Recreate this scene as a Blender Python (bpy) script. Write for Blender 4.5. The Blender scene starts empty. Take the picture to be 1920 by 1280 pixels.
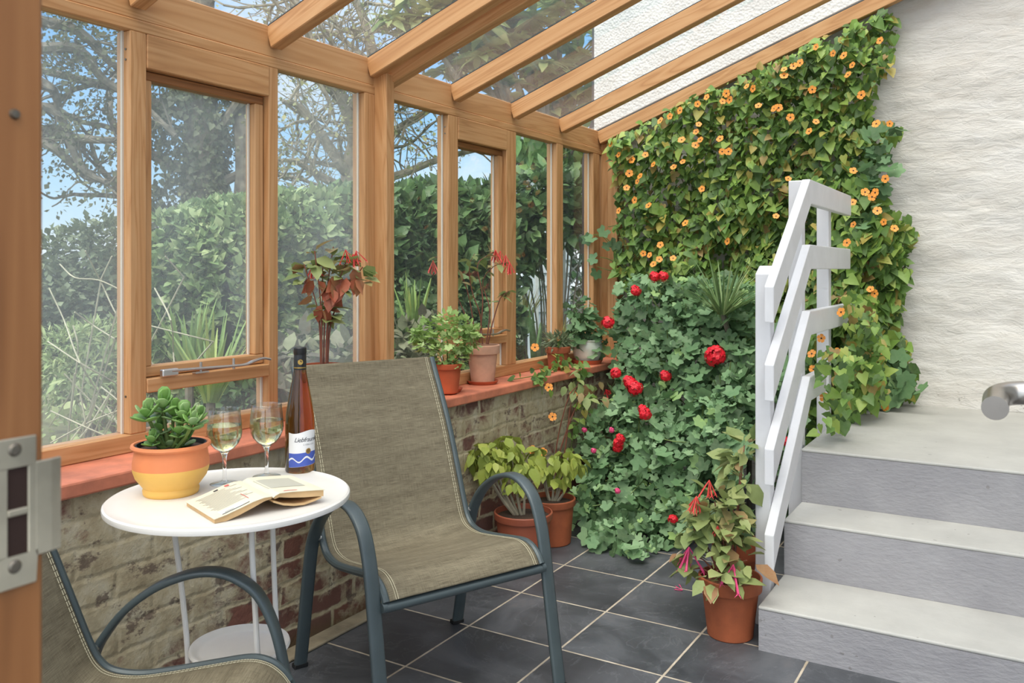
import bpy, math, random
import numpy as np
from mathutils import Vector, Matrix
random.seed(7); rng = np.random.default_rng(11)
C = bpy.context.scene.collection
PI = math.pi

# ------------------------------------------------------------------ camera frame
F, V0, H, TH = 1605., 504., 1.26, math.radians(31.12)
ct, st = math.cos(TH), math.sin(TH)
O = np.array([0., 0., H])
def dr(u, v):
    d = (u - 960) / F
    return np.array([d*ct - st, d*st + ct, (V0 - v) / F])
def onX(u, v, X): r = dr(u, v); return O + r*(X / r[0])
def onY(u, v, Y): r = dr(u, v); return O + r*(Y / r[1])
def onZ(u, v, Z): r = dr(u, v); return O + r*((Z - H) / r[2])
def at(u, v, z): return O + dr(u, v)*z
RT = np.array([ct, st, 0.]); FW = np.array([-st, ct, 0.])

# ------------------------------------------------------------------ helpers
def lin(c):
    r = []
    for x in c:
        x /= 255.
        r.append(x/12.92 if x <= .04045 else ((x + .055)/1.055)**2.4)
    return (*r, 1.)

def nrm(a):
    a = np.asarray(a, float); return a/np.maximum(np.linalg.norm(a, axis=-1, keepdims=True), 1e-9)

class NT:
    def __init__(s, name):
        s.m = bpy.data.materials.new(name); s.m.use_nodes = True
        s.t = s.m.node_tree; s.n = s.t.nodes; s.n.clear()
        s.out = s.n.new('ShaderNodeOutputMaterial')
    def new(s, k, **kw):
        n = s.n.new('ShaderNode'+k)
        for a, b in kw.items():
            if a.startswith('i_'):
                key = a[2:]
                key = int(key) if key.isdigit() else key.replace('_', ' ')
                s.set(n.inputs[key], b)
            else: setattr(n, a, b)
        return n
    def set(s, inp, v):
        if hasattr(v, 'is_output') or isinstance(v, bpy.types.NodeSocket): s.t.links.new(v, inp)
        else: inp.default_value = v
    def ramp(s, fac, stops, interp='LINEAR'):
        r = s.n.new('ShaderNodeValToRGB'); r.color_ramp.interpolation = interp
        el = r.color_ramp.elements
        while len(el) < len(stops): el.new(.5)
        for e, (p, c) in zip(el, stops):
            e.position = p; e.color = lin(c) if len(c) == 3 else c
        s.t.links.new(fac, r.inputs[0]); return r.outputs[0]
    def mix(s, f, a, b, mode='MIX'):
        n = s.n.new('ShaderNodeMix'); n.data_type = 'RGBA'; n.blend_type = mode
        s.set(n.inputs[0], f); s.set(n.inputs[6], a); s.set(n.inputs[7], b); return n.outputs[2]
    def math(s, op, a, b=0., cl=False):
        n = s.n.new('ShaderNodeMath'); n.operation = op; n.use_clamp = cl
        s.set(n.inputs[0], a); s.set(n.inputs[1], b); return n.outputs[0]
    def noise(s, vec, scale, detail=4., rough=.55, dist=0.):
        n = s.n.new('ShaderNodeTexNoise')
        if vec is not None: s.t.links.new(vec, n.inputs['Vector'])
        n.inputs['Scale'].default_value = scale; n.inputs['Detail'].default_value = detail
        n.inputs['Roughness'].default_value = rough; n.inputs['Distortion'].default_value = dist
        return n.outputs['Fac']
    def coord(s, scale=(1, 1, 1), rot=(0, 0, 0), which='Object', loc=None):
        t = s.n.new('ShaderNodeTexCoord'); m = s.n.new('ShaderNodeMapping')
        s.t.links.new(t.outputs[which], m.inputs[0])
        m.inputs['Scale'].default_value = scale; m.inputs['Rotation'].default_value = rot
        if loc is not None: s.set(m.inputs['Location'], loc)
        return m.outputs[0]
    def bump(s, h, strength=.3, dist=.01):
        b = s.n.new('ShaderNodeBump'); b.inputs['Strength'].default_value = strength
        b.inputs['Distance'].default_value = dist; s.t.links.new(h, b.inputs['Height']); return b.outputs[0]
    def pbsdf(s, color, rough=.5, metal=0., spec=.5, normal=None, **kw):
        p = s.n.new('ShaderNodeBsdfPrincipled')
        s.set(p.inputs['Base Color'], color); s.set(p.inputs['Roughness'], rough)
        p.inputs['Metallic'].default_value = metal; p.inputs['Specular IOR Level'].default_value = spec
        if normal is not None: s.t.links.new(normal, p.inputs['Normal'])
        for k, v in kw.items(): s.set(p.inputs[k.replace('_', ' ')], v)
        return p.outputs[0]
    def done(s, sh): s.t.links.new(sh, s.out.inputs[0]); return s.m

def plain(name, c, rough=.5, metal=0., var=0., bump=0., bscale=60., spec=.5):
    t = NT(name); col = lin(c); nm = None
    co = t.coord()
    if var:
        n = t.noise(co, 9., 5.)
        col = t.ramp(n, [(.3, [max(0, x*(1-var)) for x in c]), (.7, [min(255, x*(1+var*.6)) for x in c])])
    if bump: nm = t.bump(t.noise(co, bscale, 4.), bump, .004)
    return t.done(t.pbsdf(col, rough, metal, spec, nm))

def leafmat(name, stops, rough=.5, transl=.25, spec=.35):
    """leaves: each island takes its own colour from a ramp"""
    t = NT(name); g = t.new('NewGeometry')
    col = t.ramp(g.outputs['Random Per Island'], stops)
    n = t.noise(t.coord(), 45., 3.)
    col = t.mix(t.math('MULTIPLY', n, .35), col, t.mix(.5, col, lin((235, 240, 190))))
    p = t.pbsdf(col, rough, 0., spec)
    tr = t.new('BsdfTranslucent'); t.set(tr.inputs[0], col)
    mx = t.new('MixShader'); mx.inputs[0].default_value = transl
    t.t.links.new(p, mx.inputs[1]); t.t.links.new(tr.outputs[0], mx.inputs[2])
    return t.done(mx.outputs[0])

class MB:
    def __init__(s): s.v = []; s.f = []; s.mi = []; s.cur = 0
    def add(s, vs, fs):
        b = len(s.v); s.v += [tuple(map(float, p)) for p in vs]
        for f in fs: s.f.append(tuple(i+b for i in f)); s.mi.append(s.cur)
        return s
    def box(s, x0, x1, y0, y1, z0, z1):
        return s.add([(x, y, z) for z in (z0, z1) for y in (y0, y1) for x in (x0, x1)],
                     [(0, 2, 3, 1), (4, 5, 7, 6), (0, 1, 5, 4), (2, 6, 7, 3), (0, 4, 6, 2), (1, 3, 7, 5)])
    def beam(s, p0, p1, w, h, up=(0, 0, 1)):
        p0 = np.array(p0, float); p1 = np.array(p1, float); d = nrm(p1-p0); a = nrm(np.cross(d, up)); b = np.cross(a, d)
        o = [(-a*w+b*-h)/2, (a*w-b*h)/2, (a*w+b*h)/2, (-a*w+b*h)/2]
        return s.add([p0+q for q in o]+[p1+q for q in o],
                     [(3, 2, 1, 0), (4, 5, 6, 7), (0, 1, 5, 4), (1, 2, 6, 5), (2, 3, 7, 6), (3, 0, 4, 7)])
    def tube(s, path, r, n=8, side=None, ry=None, caps=True, closed=False):
        """swept tube; r scalar or per point; side+ry make it an oval (r along side)"""
        P = [np.array(p, float) for p in path]; m = len(P)
        R = [r]*m if np.isscalar(r) else list(r)
        T = []
        for i in range(m):
            a = P[(i-1) % m] if (closed or i) else P[i]
            b = P[(i+1) % m] if (closed or i < m-1) else P[i]
            T.append(nrm(b-a))
        ref = np.array(side, float) if side is not None else None
        if ref is None:
            ref = np.cross(T[0], (0, 0, 1))
            if np.linalg.norm(ref) < .1: ref = np.array((1., 0, 0))
        vs = []
        for p, t, rr in zip(P, T, R):
            a = nrm(ref - t*np.dot(ref, t)); b = np.cross(t, a)
            if side is None: ref = a
            r2 = rr if ry is None else ry
            for k in range(n):
                q = 2*PI*k/n
                c_, s_ = math.cos(q), math.sin(q)
                if ry is not None:
                    c_ = math.copysign(abs(c_)**.6, c_); s_ = math.copysign(abs(s_)**.6, s_)
                vs.append(p + a*rr*c_ + b*r2*s_)
        fs = []
        for i in range(m if closed else m-1):
            j = (i+1) % m
            for k in range(n):
                k2 = (k+1) % n
                fs.append((i*n+k, i*n+k2, j*n+k2, j*n+k))
        if caps and not closed:
            fs.append(tuple(range(n-1, -1, -1))); fs.append(tuple((m-1)*n+k for k in range(n)))
        return s.add(vs, fs)
    def lathe(s, prof, n=32, c=(0, 0, 0), close=False):
        vs = []; fs = []; m = len(prof)
        for r, z in prof:
            for k in range(n):
                q = 2*PI*k/n
                vs.append((c[0]+r*math.cos(q), c[1]+r*math.sin(q), c[2]+z))
        for i in range(m if close else m-1):
            j = (i+1) % m
            for k in range(n):
                k2 = (k+1) % n
                fs.append((i*n+k, i*n+k2, j*n+k2, j*n+k))
        return s.add(vs, fs)
    def prism(s, poly, x0, x1, axis='x'):
        """polygon in the two other axes, extruded along axis"""
        n = len(poly)
        mk = {'x': lambda a, b, t: (t, a, b), 'y': lambda a, b, t: (a, t, b), 'z': lambda a, b, t: (a, b, t)}[axis]
        vs = [mk(a, b, x0) for a, b in poly]+[mk(a, b, x1) for a, b in poly]
        fs = [tuple(range(n-1, -1, -1)), tuple(range(n, 2*n))]+[(i, (i+1) % n, n+(i+1) % n, n+i) for i in range(n)]
        return s.add(vs, fs)
    def ball(s, c, rx, ry, rz, n=12, m=8):
        pr = [(math.sin(PI*i/m), -math.cos(PI*i/m)) for i in range(m+1)]
        vs = []; fs = []
        for r, z in pr:
            for k in range(n):
                q = 2*PI*k/n; vs.append((c[0]+rx*r*math.cos(q), c[1]+ry*r*math.sin(q), c[2]+rz*z))
        for i in range(m):
            for k in range(n):
                k2 = (k+1) % n; fs.append((i*n+k, i*n+k2, (i+1)*n+k2, (i+1)*n+k))
        return s.add(vs, fs)
    def build(s, name, mat, parent=None, smooth=False, bevel=0., off=None, fix=True, bseg=1, sharp=35):
        me = bpy.data.meshes.new(name); v = np.array(s.v, float)
        if off is not None and len(v): v = v - np.array(off)
        me.from_pydata(v.tolist(), [], s.f); 
        mats = mat if isinstance(mat, (list, tuple)) else [mat]
        for m in mats: me.materials.append(m)
        if len(mats) > 1: me.polygons.foreach_set('material_index', s.mi)
        me.update(); return link(name, me, parent, smooth, bevel, fix, bseg, sharp)

def link(name, me, parent=None, smooth=False, bevel=0., fix=False, bseg=1, sharp=35):
    if fix:
        import bmesh
        b = bmesh.new(); b.from_mesh(me); bmesh.ops.remove_doubles(b, verts=b.verts, dist=1e-6)
        bmesh.ops.recalc_face_normals(b, faces=b.faces); b.to_mesh(me); b.free()
    o = bpy.data.objects.new(name, me); C.objects.link(o)
    if smooth:
        me.polygons.foreach_set('use_smooth', [True]*len(me.polygons))
        me.set_sharp_from_angle(angle=math.radians(sharp))
    if bevel:
        m = o.modifiers.new('b', 'BEVEL'); m.width = bevel; m.segments = bseg; m.limit_method = 'ANGLE'
    if parent is not None: o.parent = parent
    return o

def tag(o, label=None, cat=None, group=None, kind=None):
    if label: o['label'] = label
    if cat: o['category'] = cat
    if group: o['group'] = group
    if kind: o['kind'] = kind
    return o
def thing(name, loc, label, cat, group=None, rz=0.):
    o = bpy.data.objects.new(name, None); C.objects.link(o); o.empty_display_size = .05
    o.location = tuple(map(float, loc)); o.rotation_euler = (0, 0, rz); return tag(o, label, cat, group)
def struct(name, label=None, cat=None):
    o = bpy.data.objects.new(name, None); C.objects.link(o); return tag(o, label, cat, None, 'structure')

def dup(o, parent=None):
    c = o.copy(); C.objects.link(c)
    if parent is not None: c.parent = parent
    for ch in list(o.children): dup(ch, c)
    return c

def spline(pts, n=6):
    """catmull-rom through pts"""
    P = [np.array(p, float) for p in pts]; P = [2*P[0]-P[1]]+P+[2*P[-1]-P[-2]]; out = []
    for i in range(1, len(P)-2):
        a, b, c, d = P[i-1:i+3]
        for k in range(n):
            t = k/n
            out.append(.5*((2*b)+(c-a)*t+(2*a-5*b+4*c-d)*t*t+(3*b-a-3*c+d)*t**3))
    out.append(P[-2]); return out

# ------------------------------------------------------------------ leaf clouds
def T_ovate(w=.34, fold=.08, drop=.12):
    v = [(0, 0, 0), (w*.85, .25, fold), (w*.8, .6, fold*.8-drop*.3), (0, 1, -drop), (-w*.8, .6, fold*.8-drop*.3), (-w*.85, .25, fold),
         (0, .28, 0), (0, .63, -drop*.3)]
    f = [(0, 1, 6), (6, 1, 2, 7), (7, 2, 3), (0, 6, 5), (6, 7, 4, 5), (7, 3, 4)]
    return np.array(v, float), f
def T_heart(w=.42, fold=.1, drop=.1):
    v = [(0, .08, 0), (w*.55, -.06, fold*.5), (w, .2, fold), (w*.62, .6, fold*.6), (0, 1, -drop), (-w*.62, .6, fold*.6), (-w, .2, fold), (-w*.55, -.06, fold*.5),
         (0, .5, -.02)]
    f = [(0, 1, 2), (0, 2, 3, 8), (8, 3, 4), (0, 6, 7), (0, 8, 5, 6), (8, 4, 5)]
    return np.array(v, float), f
def T_lobed(l=5, deep=.3, cup=.14):
    v = [(0, .42, 0)]; k = l*4; a0 = PI*.13
    for i in range(k+1):
        q = a0+(2*PI-2*a0)*i/k; w = .5+.5*math.cos(2*PI*(i % 4)/4)
        r = .52*(1-deep*w)
        v.append((r*math.sin(q), .5-r*math.cos(q), cup*.6*(1-.5*w)))
    return np.array(v, float), [(0, i, i+1) for i in range(1, k+1)]
def T_lance(w=.12, drop=.2):
    v = [(-w*.5, 0, 0), (w*.5, 0, 0), (w, .35, .02), (w*.75, .7, -drop*.4), (0, 1, -drop), (-w*.75, .7, -drop*.4), (-w, .35, .02)]
    return np.array(v, float), [(0, 1, 2, 6), (6, 2, 3, 5), (5, 3, 4)]
def T_quad(w=.5):
    v = [(0, 0, 0), (w, .5, .1), (0, 1, 0), (-w, .5, .1)]
    return np.array(v, float), [(0, 1, 2), (0, 2, 3)]
def T_jade():
    b = MB(); b.ball((0, .5, 0), .44, .5, .085, 10, 6); v = np.array(b.v)
    v[:, 0] *= .62+.55*v[:, 1]; v[:, 2] += .16*v[:, 1]**2
    return v, b.f

def cloud(tmpl, pos, ax, nm, sc):
    tv, tf = tmpl; pos = np.asarray(pos, float); n = len(pos); k = len(tv)
    y = nrm(ax); x = nrm(np.cross(y, nm)); z = np.cross(x, y)
    sc = np.asarray(sc, float)
    if sc.ndim == 0: sc = np.full(n, float(sc))
    if sc.ndim == 1: sc = np.repeat(sc[:, None], 3, 1)
    t = tv[None]*sc[:, None, :]
    V = pos[:, None, :]+t[..., 0:1]*x[:, None]+t[..., 1:2]*y[:, None]+t[..., 2:3]*z[:, None]
    return V.reshape(-1, 3), tf, k, n
def leaves(name, mat, parent, parts, off=None, kind=None):
    """parts: list of cloud() results joined in one foliage mesh"""
    vs = []; loops = []; tot = []; base = 0
    for V, tf, k, n in parts:
        vs.append(V); fl = np.concatenate([np.array(f) for f in tf]); ln = np.array([len(f) for f in tf])
        loops.append(((np.arange(n)*k+base)[:, None]+fl[None]).ravel()); tot.append(np.tile(ln, n)); base += n*k
    V = np.concatenate(vs); L = np.concatenate(loops); T = np.concatenate(tot)
    if off is not None: V = V-np.array(off)
    me = bpy.data.meshes.new(name)
    me.vertices.add(len(V)); me.vertices.foreach_set('co', V.astype(np.float32).ravel())
    me.loops.add(len(L)); me.loops.foreach_set('vertex_index', L.astype(np.int32))
    me.polygons.add(len(T)); s = np.concatenate([[0], np.cumsum(T)[:-1]])
    me.polygons.foreach_set('loop_start', s.astype(np.int32))
    try: me.polygons.foreach_set('loop_total', T.astype(np.int32))
    except Exception: pass
    me.materials.append(mat); me.update(calc_edges=True)
    o = bpy.data.objects.new(name, me); C.objects.link(o)
    if parent is not None: o.parent = parent
    if kind: o['kind'] = kind
    return o
def rnd(n, s=1.): return rng.normal(size=(n, 3))*s
def rsc(n, m, v=.25): return m*(1+v*np.clip(rng.normal(size=n), -1.8, 1.8))

def vnoise(x, y, sc, seed=0, octv=4, gain=.5):
    """2-d value noise on arrays, about -1..1"""
    out = np.zeros_like(x, float); a = 1.; tot = 0.
    for o in range(octv):
        g = np.random.default_rng(seed*31+o).uniform(-1, 1, (256, 256))
        X = x*sc; Y = y*sc; i = np.floor(X).astype(int); j = np.floor(Y).astype(int)
        fx = X-i; fy = Y-j; fx = fx*fx*(3-2*fx); fy = fy*fy*(3-2*fy)
        q = lambda p, r: g[p % 256, r % 256]
        out += a*((q(i, j)*(1-fx)+q(i+1, j)*fx)*(1-fy)+(q(i, j+1)*(1-fx)+q(i+1, j+1)*fx)*fy)
        tot += a; a *= gain; sc *= 2.03
    return out/tot*1.6

def inpoly(px, py, poly):
    P = np.array(poly, float); r = np.zeros(len(px), bool); j = len(P)-1
    for i in range(len(P)):
        c = ((P[i, 1] > py) != (P[j, 1] > py)) & (px < (P[j, 0]-P[i, 0])*(py-P[i, 1])/(P[j, 1]-P[i, 1]+1e-12)+P[i, 0])
        r ^= c; j = i
    return r
def inpx(poly, n):
    P = np.array(poly); lo = P.min(0); hi = P.max(0); U = []; N = 0
    while N < n:
        q = rng.uniform(lo, hi, (n*2, 2)); q = q[inpoly(q[:, 0], q[:, 1], poly)]; U.append(q); N += len(q)
    return np.concatenate(U)[:n]

# ------------------------------------------------------------------ materials
M = {}
def wood(name, axis, tint=1., dark=False):
    t = NT(name)
    oi = t.new('ObjectInfo'); off = t.new('CombineXYZ')
    for k in range(3): t.set(off.inputs[k], t.math('MULTIPLY', oi.outputs['Random'], 7.3+5*k))
    s = {'x': (.55, 9, 9), 'y': (9, .55, 9), 'z': (9, 9, .55)}[axis]
    co = t.coord(s, loc=off.outputs[0])
    n1 = t.noise(co, 1.1, 3., .5, .9)
    rings = t.math('FRACT', t.math('MULTIPLY', n1, 9.))
    rings = t.math('ABSOLUTE', t.math('SUBTRACT', rings, .5))
    f = {'x': (3, 160, 160), 'y': (160, 3, 160), 'z': (160, 160, 3)}[axis]
    n2 = t.noise(t.coord(f), 1., 2.)
    k = (206, 160, 113), (190, 140, 92), (168, 117, 73)
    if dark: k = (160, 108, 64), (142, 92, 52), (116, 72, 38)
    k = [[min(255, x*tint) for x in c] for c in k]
    col = t.ramp(rings, [(0., k[2]), (.16, k[1]), (.5, k[0])])
    col = t.mix(t.math('MULTIPLY', n2, .45), col, lin(k[1]))
    n3 = t.noise(t.coord((1, 1, 1)), 3.5, 3.)
    col = t.mix(t.math('MULTIPLY', n3, .5), col, lin(k[1]))
    return t.done(t.pbsdf(col, .5, 0., .35, t.bump(n2, .08, .002)))
for a in 'xyz':
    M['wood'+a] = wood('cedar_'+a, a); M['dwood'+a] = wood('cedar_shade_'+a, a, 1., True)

def m_glass(name, haze, tint=(.97, .985, .98, 1)):
    t = NT(name)
    tr = t.new('BsdfTransparent'); tr.inputs[0].default_value = tint
    gl = t.new('BsdfGlossy'); gl.inputs['Roughness'].default_value = .02; gl.inputs[0].default_value = (1, 1, 1, 1)
    fr = t.new('Fresnel'); fr.inputs[0].default_value = 1.5
    m1 = t.new('MixShader'); t.set(m1.inputs[0], t.math('MULTIPLY', fr.outputs[0], t.math('SUBTRACT', 1., t.new('NewGeometry').outputs['Backfacing']), True))
    t.t.links.new(tr.outputs[0], m1.inputs[1]); t.t.links.new(gl.outputs[0], m1.inputs[2])
    if haze <= 0: return t.done(m1.outputs[0])
    df = t.new('BsdfDiffuse'); df.inputs[0].default_value = (.86, .88, .86, 1)
    tl = t.new('BsdfTranslucent'); tl.inputs[0].default_value = (.86, .88, .86, 1)
    ad = t.new('MixShader'); ad.inputs[0].default_value = .5
    t.t.links.new(df.outputs[0], ad.inputs[1]); t.t.links.new(tl.outputs[0], ad.inputs[2])
    n = t.noise(t.coord((1, 1, .6)), 3., 4.)
    m2 = t.new('MixShader'); t.set(m2.inputs[0], t.math('MULTIPLY', n, haze*2))
    t.t.links.new(m1.outputs[0], m2.inputs[1]); t.t.links.new(ad.outputs[0], m2.inputs[2])
    return t.done(m2.outputs[0])
M['pane'] = m_glass('window_glass', .02); M['hazy'] = m_glass('hazy_window_glass', .12)  # left panes: pale veil mixed in for dust and reflected wall light
M['roofpane'] = m_glass('roof_glass', .05)

def m_floor():
    t = NT('slate_tiles'); co = t.coord(); sp = t.new('SeparateXYZ'); t.t.links.new(co, sp.inputs[0])
    S, X0, Y0 = .3615, FX0, FY0
    ids = []; edge = []
    for k, o in ((0, X0), (1, Y0)):
        q = t.math('DIVIDE', t.math('SUBTRACT', sp.outputs[k], o), S)
        ids.append(t.math('FLOOR', q)); fr = t.math('FRACT', q)
        edge.append(t.math('MINIMUM', fr, t.math('SUBTRACT', 1., fr)))
    e = t.math('MINIMUM', *edge)
    e = t.math('ADD', e, t.math('MULTIPLY', t.math('SUBTRACT', t.noise(co, 40., 2.), .5), .006))
    g = t.new('MapRange', i_0=e, i_1=.008, i_2=.0125).outputs[0]
    cb = t.new('CombineXYZ', i_0=ids[0], i_1=ids[1]); wn = t.new('TexWhiteNoise'); t.t.links.new(cb.outputs[0], wn.inputs[0])
    vadd = t.new('VectorMath', operation='ADD'); t.t.links.new(co, vadd.inputs[0])
    sc = t.new('VectorMath', operation='SCALE'); t.t.links.new(wn.outputs['Color'], sc.inputs[0]); sc.inputs['Scale'].default_value = 9.
    t.t.links.new(sc.outputs[0], vadd.inputs[1]); vv = vadd.outputs[0]
    n = t.noise(vv, 3.2, 8., .62, .6)
    col = t.ramp(n, [(.25, (48, 50, 54)), (.45, (72, 74, 78)), (.6, (92, 94, 98)), (.75, (110, 106, 106))])
    col = t.mix(t.math('MULTIPLY', wn.outputs['Value'], .35), col, lin((60, 56, 60)))
    spk = t.ramp(t.noise(co, 190., 2.), [(.70, (0, 0, 0)), (.78, (120, 120, 120))])
    col = t.mix(.25, col, spk, 'ADD')
    vein = t.noise(vv, 2.2, 6., .6, 2.2); vein = t.math('ABSOLUTE', t.math('SUBTRACT', vein, .5))
    vm = t.new('MapRange', i_0=vein, i_1=.012, i_2=0.).outputs[0]
    col = t.mix(t.math('MULTIPLY', vm, .14), col, lin((150, 152, 155)))
    grout = t.ramp(t.noise(co, 14., 3.), [(.3, (160, 146, 126)), (.7, (205, 192, 172))])
    full = t.mix(g, grout, col)
    rg = t.new('MapRange', i_0=n, i_3=.33, i_4=.6).outputs[0]
    rgh = t.new('MapRange', i_0=g, i_3=.85, i_4=0.).outputs[0]
    bm = t.math('ADD', t.math('MULTIPLY', n, .8), t.math('MULTIPLY', g, .5))
    return t.done(t.pbsdf(full, t.math('MAXIMUM', rg, rgh), 0., .5, t.bump(bm, .35, .006)))
p_ = onZ(977, 1110.5, 0); FX0, FY0 = float(p_[0]), float(p_[1])
M['floor'] = m_floor()

def m_brick():
    t = NT('flaking_limewashed_brick')
    co = t.coord((1, 1, 1)); sp = t.new('SeparateXYZ'); t.t.links.new(co, sp.inputs[0])
    cb = t.new('CombineXYZ', i_0=sp.outputs[1], i_1=sp.outputs[2])
    nz = t.new('TexNoise'); t.t.links.new(co, nz.inputs['Vector']); nz.inputs['Scale'].default_value = 9.; nz.inputs['Detail'].default_value = 5.
    sub = t.new('VectorMath', operation='SUBTRACT'); t.t.links.new(nz.outputs['Color'], sub.inputs[0]); sub.inputs[1].default_value = (.5, .5, .5)
    scl = t.new('VectorMath', operation='SCALE'); t.t.links.new(sub.outputs[0], scl.inputs[0]); scl.inputs['Scale'].default_value = .035
    add = t.new('VectorMath', operation='ADD'); t.t.links.new(cb.outputs[0], add.inputs[0]); t.t.links.new(scl.outputs[0], add.inputs[1])
    br = t.new('TexBrick'); t.t.links.new(add.outputs[0], br.inputs['Vector'])
    for k, v in (('Scale', 1.), ('Mortar Size', .013), ('Mortar Smooth', 1.), ('Brick Width', .235), ('Row Height', .0765), ('Bias', 0.)): br.inputs[k].default_value = v
    br.inputs['Color1'].default_value = lin((124, 80, 68)); br.inputs['Color2'].default_value = lin((98, 74, 70)); br.inputs['Mortar'].default_value = lin((176, 164, 134))
    col = t.mix(t.math('MULTIPLY', t.noise(co, 30., 5.), .6), br.outputs['Color'], lin((128, 92, 76)))
    big = t.math('ADD', t.math('MULTIPLY', t.noise(co, 2.6, 9., .66, .4), .6), t.math('MULTIPLY', t.noise(co, 9., 7., .68, .5), .4))
    # the lime wash clings in patches, more of it nearer the doorway
    yb = t.new('MapRange', i_0=sp.outputs[1], i_1=2.0, i_2=2.7, i_3=.075, i_4=.022).outputs[0]
    zb = t.new('MapRange', i_0=sp.outputs[2], i_1=0., i_2=.35, i_3=-.12, i_4=0.).outputs[0]
    k = t.math('ADD', big, t.math('ADD', yb, zb))
    k = t.math('ADD', k, t.math('MULTIPLY', br.outputs['Fac'], .16))
    msk = t.new('MapRange', i_0=k, i_1=.485, i_2=.56).outputs[0]
    wash = t.ramp(t.noise(co, 11., 7., .65), [(.25, (150, 134, 104)), (.5, (192, 178, 146)), (.75, (216, 208, 184))])
    wash = t.mix(t.math('MULTIPLY', t.noise(co, 60., 4.), .4), wash, lin((136, 120, 96)))
    col = t.mix(msk, col, wash)
    fl = t.new('MapRange', i_0=t.noise(t.coord((1, 1, 1.5)), 10., 7., .72), i_1=.565, i_2=.62).outputs[0]
    col = t.mix(t.math('MULTIPLY', fl, .75), col, lin((92, 74, 68)))
    moss = t.math('MULTIPLY', t.new('MapRange', i_0=sp.outputs[2], i_1=.07, i_2=0.).outputs[0], t.noise(co, 8., 3.))
    col = t.mix(moss, col, lin((74, 78, 44)))
    hb = t.math('ADD', t.math('MULTIPLY', br.outputs['Fac'], -.45), t.math('ADD', t.math('MULTIPLY', t.noise(co, 26., 6., .65), 1.1), t.math('MULTIPLY', msk, .25)))
    return t.done(t.pbsdf(col, .9, 0., .2, t.bump(hb, .6, .009)))
M['brick'] = m_brick()

def m_stone():
    t = NT('whitewashed_rough_stone')
    n = t.noise(t.coord((1, 1, 3.2)), 3.5, 7., .6, .4)
    col = t.ramp(n, [(.25, (214, 207, 198)), (.5, (228, 223, 216)), (.75, (238, 234, 229))])
    f = t.noise(t.coord((1.1, 1, 3.4)), 7., 8., .6, .8)
    g = t.noise(t.coord((1, 1, 2)), 60., 3.)
    rd = t.math('ABSOLUTE', t.math('SUBTRACT', t.noise(t.coord((1.3, 1, 3.), rot=(0, .12, 0)), 9., 6., .6, 1.2), .5))
    h = t.math('ADD', t.math('ADD', f, t.math('MULTIPLY', rd, -.9)), t.math('MULTIPLY', g, .16))
    sp = t.new('SeparateXYZ'); t.t.links.new(t.coord(), sp.inputs[0])
    low = t.new('MapRange', i_0=sp.outputs[2], i_1=.66, i_2=.56).outputs[0]
    chip = t.new('MapRange', i_0=t.noise(t.coord((1, 1, 1.6)), 26., 5., .7), i_1=.61, i_2=.66).outputs[0]
    col = t.mix(t.math('MULTIPLY', low, chip), col, lin((112, 104, 92)))
    return t.done(t.pbsdf(col, .8, 0., .2, t.bump(h, .5, .02)))
M['stone'] = m_stone()
def m_render():
    t = NT('pebbled_white_render'); co = t.coord()
    vo = t.new('TexVoronoi'); t.t.links.new(co, vo.inputs['Vector']); vo.inputs['Scale'].default_value = 70.
    col = t.ramp(t.noise(co, 5., 4.), [(.3, (196, 194, 190)), (.7, (214, 213, 209))])
    return t.done(t.pbsdf(col, .85, 0., .2, t.bump(t.math('ADD', vo.outputs['Distance'], t.noise(co, 50., 3.)), .6, .008)))
M['render'] = m_render()
def m_paint(name, a, b, bs=.35):
    t = NT(name); co = t.coord()
    col = t.ramp(t.noise(co, 5., 6., .6), [(.3, a), (.7, b)])
    h = t.noise(t.coord((1, 1, 2.2)), 34., 6., .6)
    sp = t.new('MapRange', i_0=t.noise(co, 36., 1.), i_1=.755, i_2=.77).outputs[0]
    col = t.mix(t.math('MULTIPLY', sp, .55), col, lin((120, 116, 112)))
    return t.done(t.pbsdf(col, .62, 0., .3, t.bump(h, bs, .006)))
M['steps'] = m_paint('grey_painted_concrete', (172, 170, 165), (188, 186, 180), .3)
M['riser'] = m_paint('shaded_grey_painted_concrete', (147, 145, 148), (162, 160, 162), .6)  # same paint as the treads, darkened for the shade on upright faces
M['whitepaint'] = plain('white_gloss_paint', (214, 213, 215), .4, var=.03)
M['sill'] = plain('terracotta_painted_sill', (206, 124, 94), .6, var=.16, bump=.15)
M['mortar'] = plain('pale_mortar', (146, 134, 112), .95, var=.2, bump=.5)
M['steel'] = plain('brushed_steel', (190, 184, 176), .28, 1., var=.06)
M['plate'] = plain('worn_nickel_plate', (192, 182, 160), .38, .75, var=.18)
M['screw'] = plain('screw_metal', (120, 112, 100), .4, .9)
M['hole'] = plain('mortice_dark', (46, 26, 16), .9)
M['alu'] = plain('silver_metal', (200, 198, 194), .3, .9)
M['chair'] = plain('slate_blue_powder_coat', (74, 84, 86), .38, .15, var=.06, bump=.06, bscale=300)
M['thread'] = plain('sewing_thread', (196, 188, 160), .8)
M['table'] = plain('white_enamel', (220, 216, 209), .3, var=.02)
M['terr'] = plain('terracotta', (178, 92, 58), .85, var=.14, bump=.2)
M['terr_orange'] = plain('bright_terracotta', (188, 88, 50), .8, var=.1, bump=.15)
M['terr_pale'] = plain('chalky_pale_terracotta', (204, 156, 128), .9, var=.12, bump=.2)
M['terr_brown'] = plain('brown_terracotta', (158, 84, 50), .8, var=.16, bump=.2)
M['terr_plastic'] = plain('terracotta_plastic', (156, 84, 60), .5, var=.06)
M['glaze'] = plain('pale_celadon_glaze', (206, 212, 196), .22, var=.1)
M['potorange'] = plain('orange_clay_glaze', (226, 134, 84), .6, var=.07)
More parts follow.
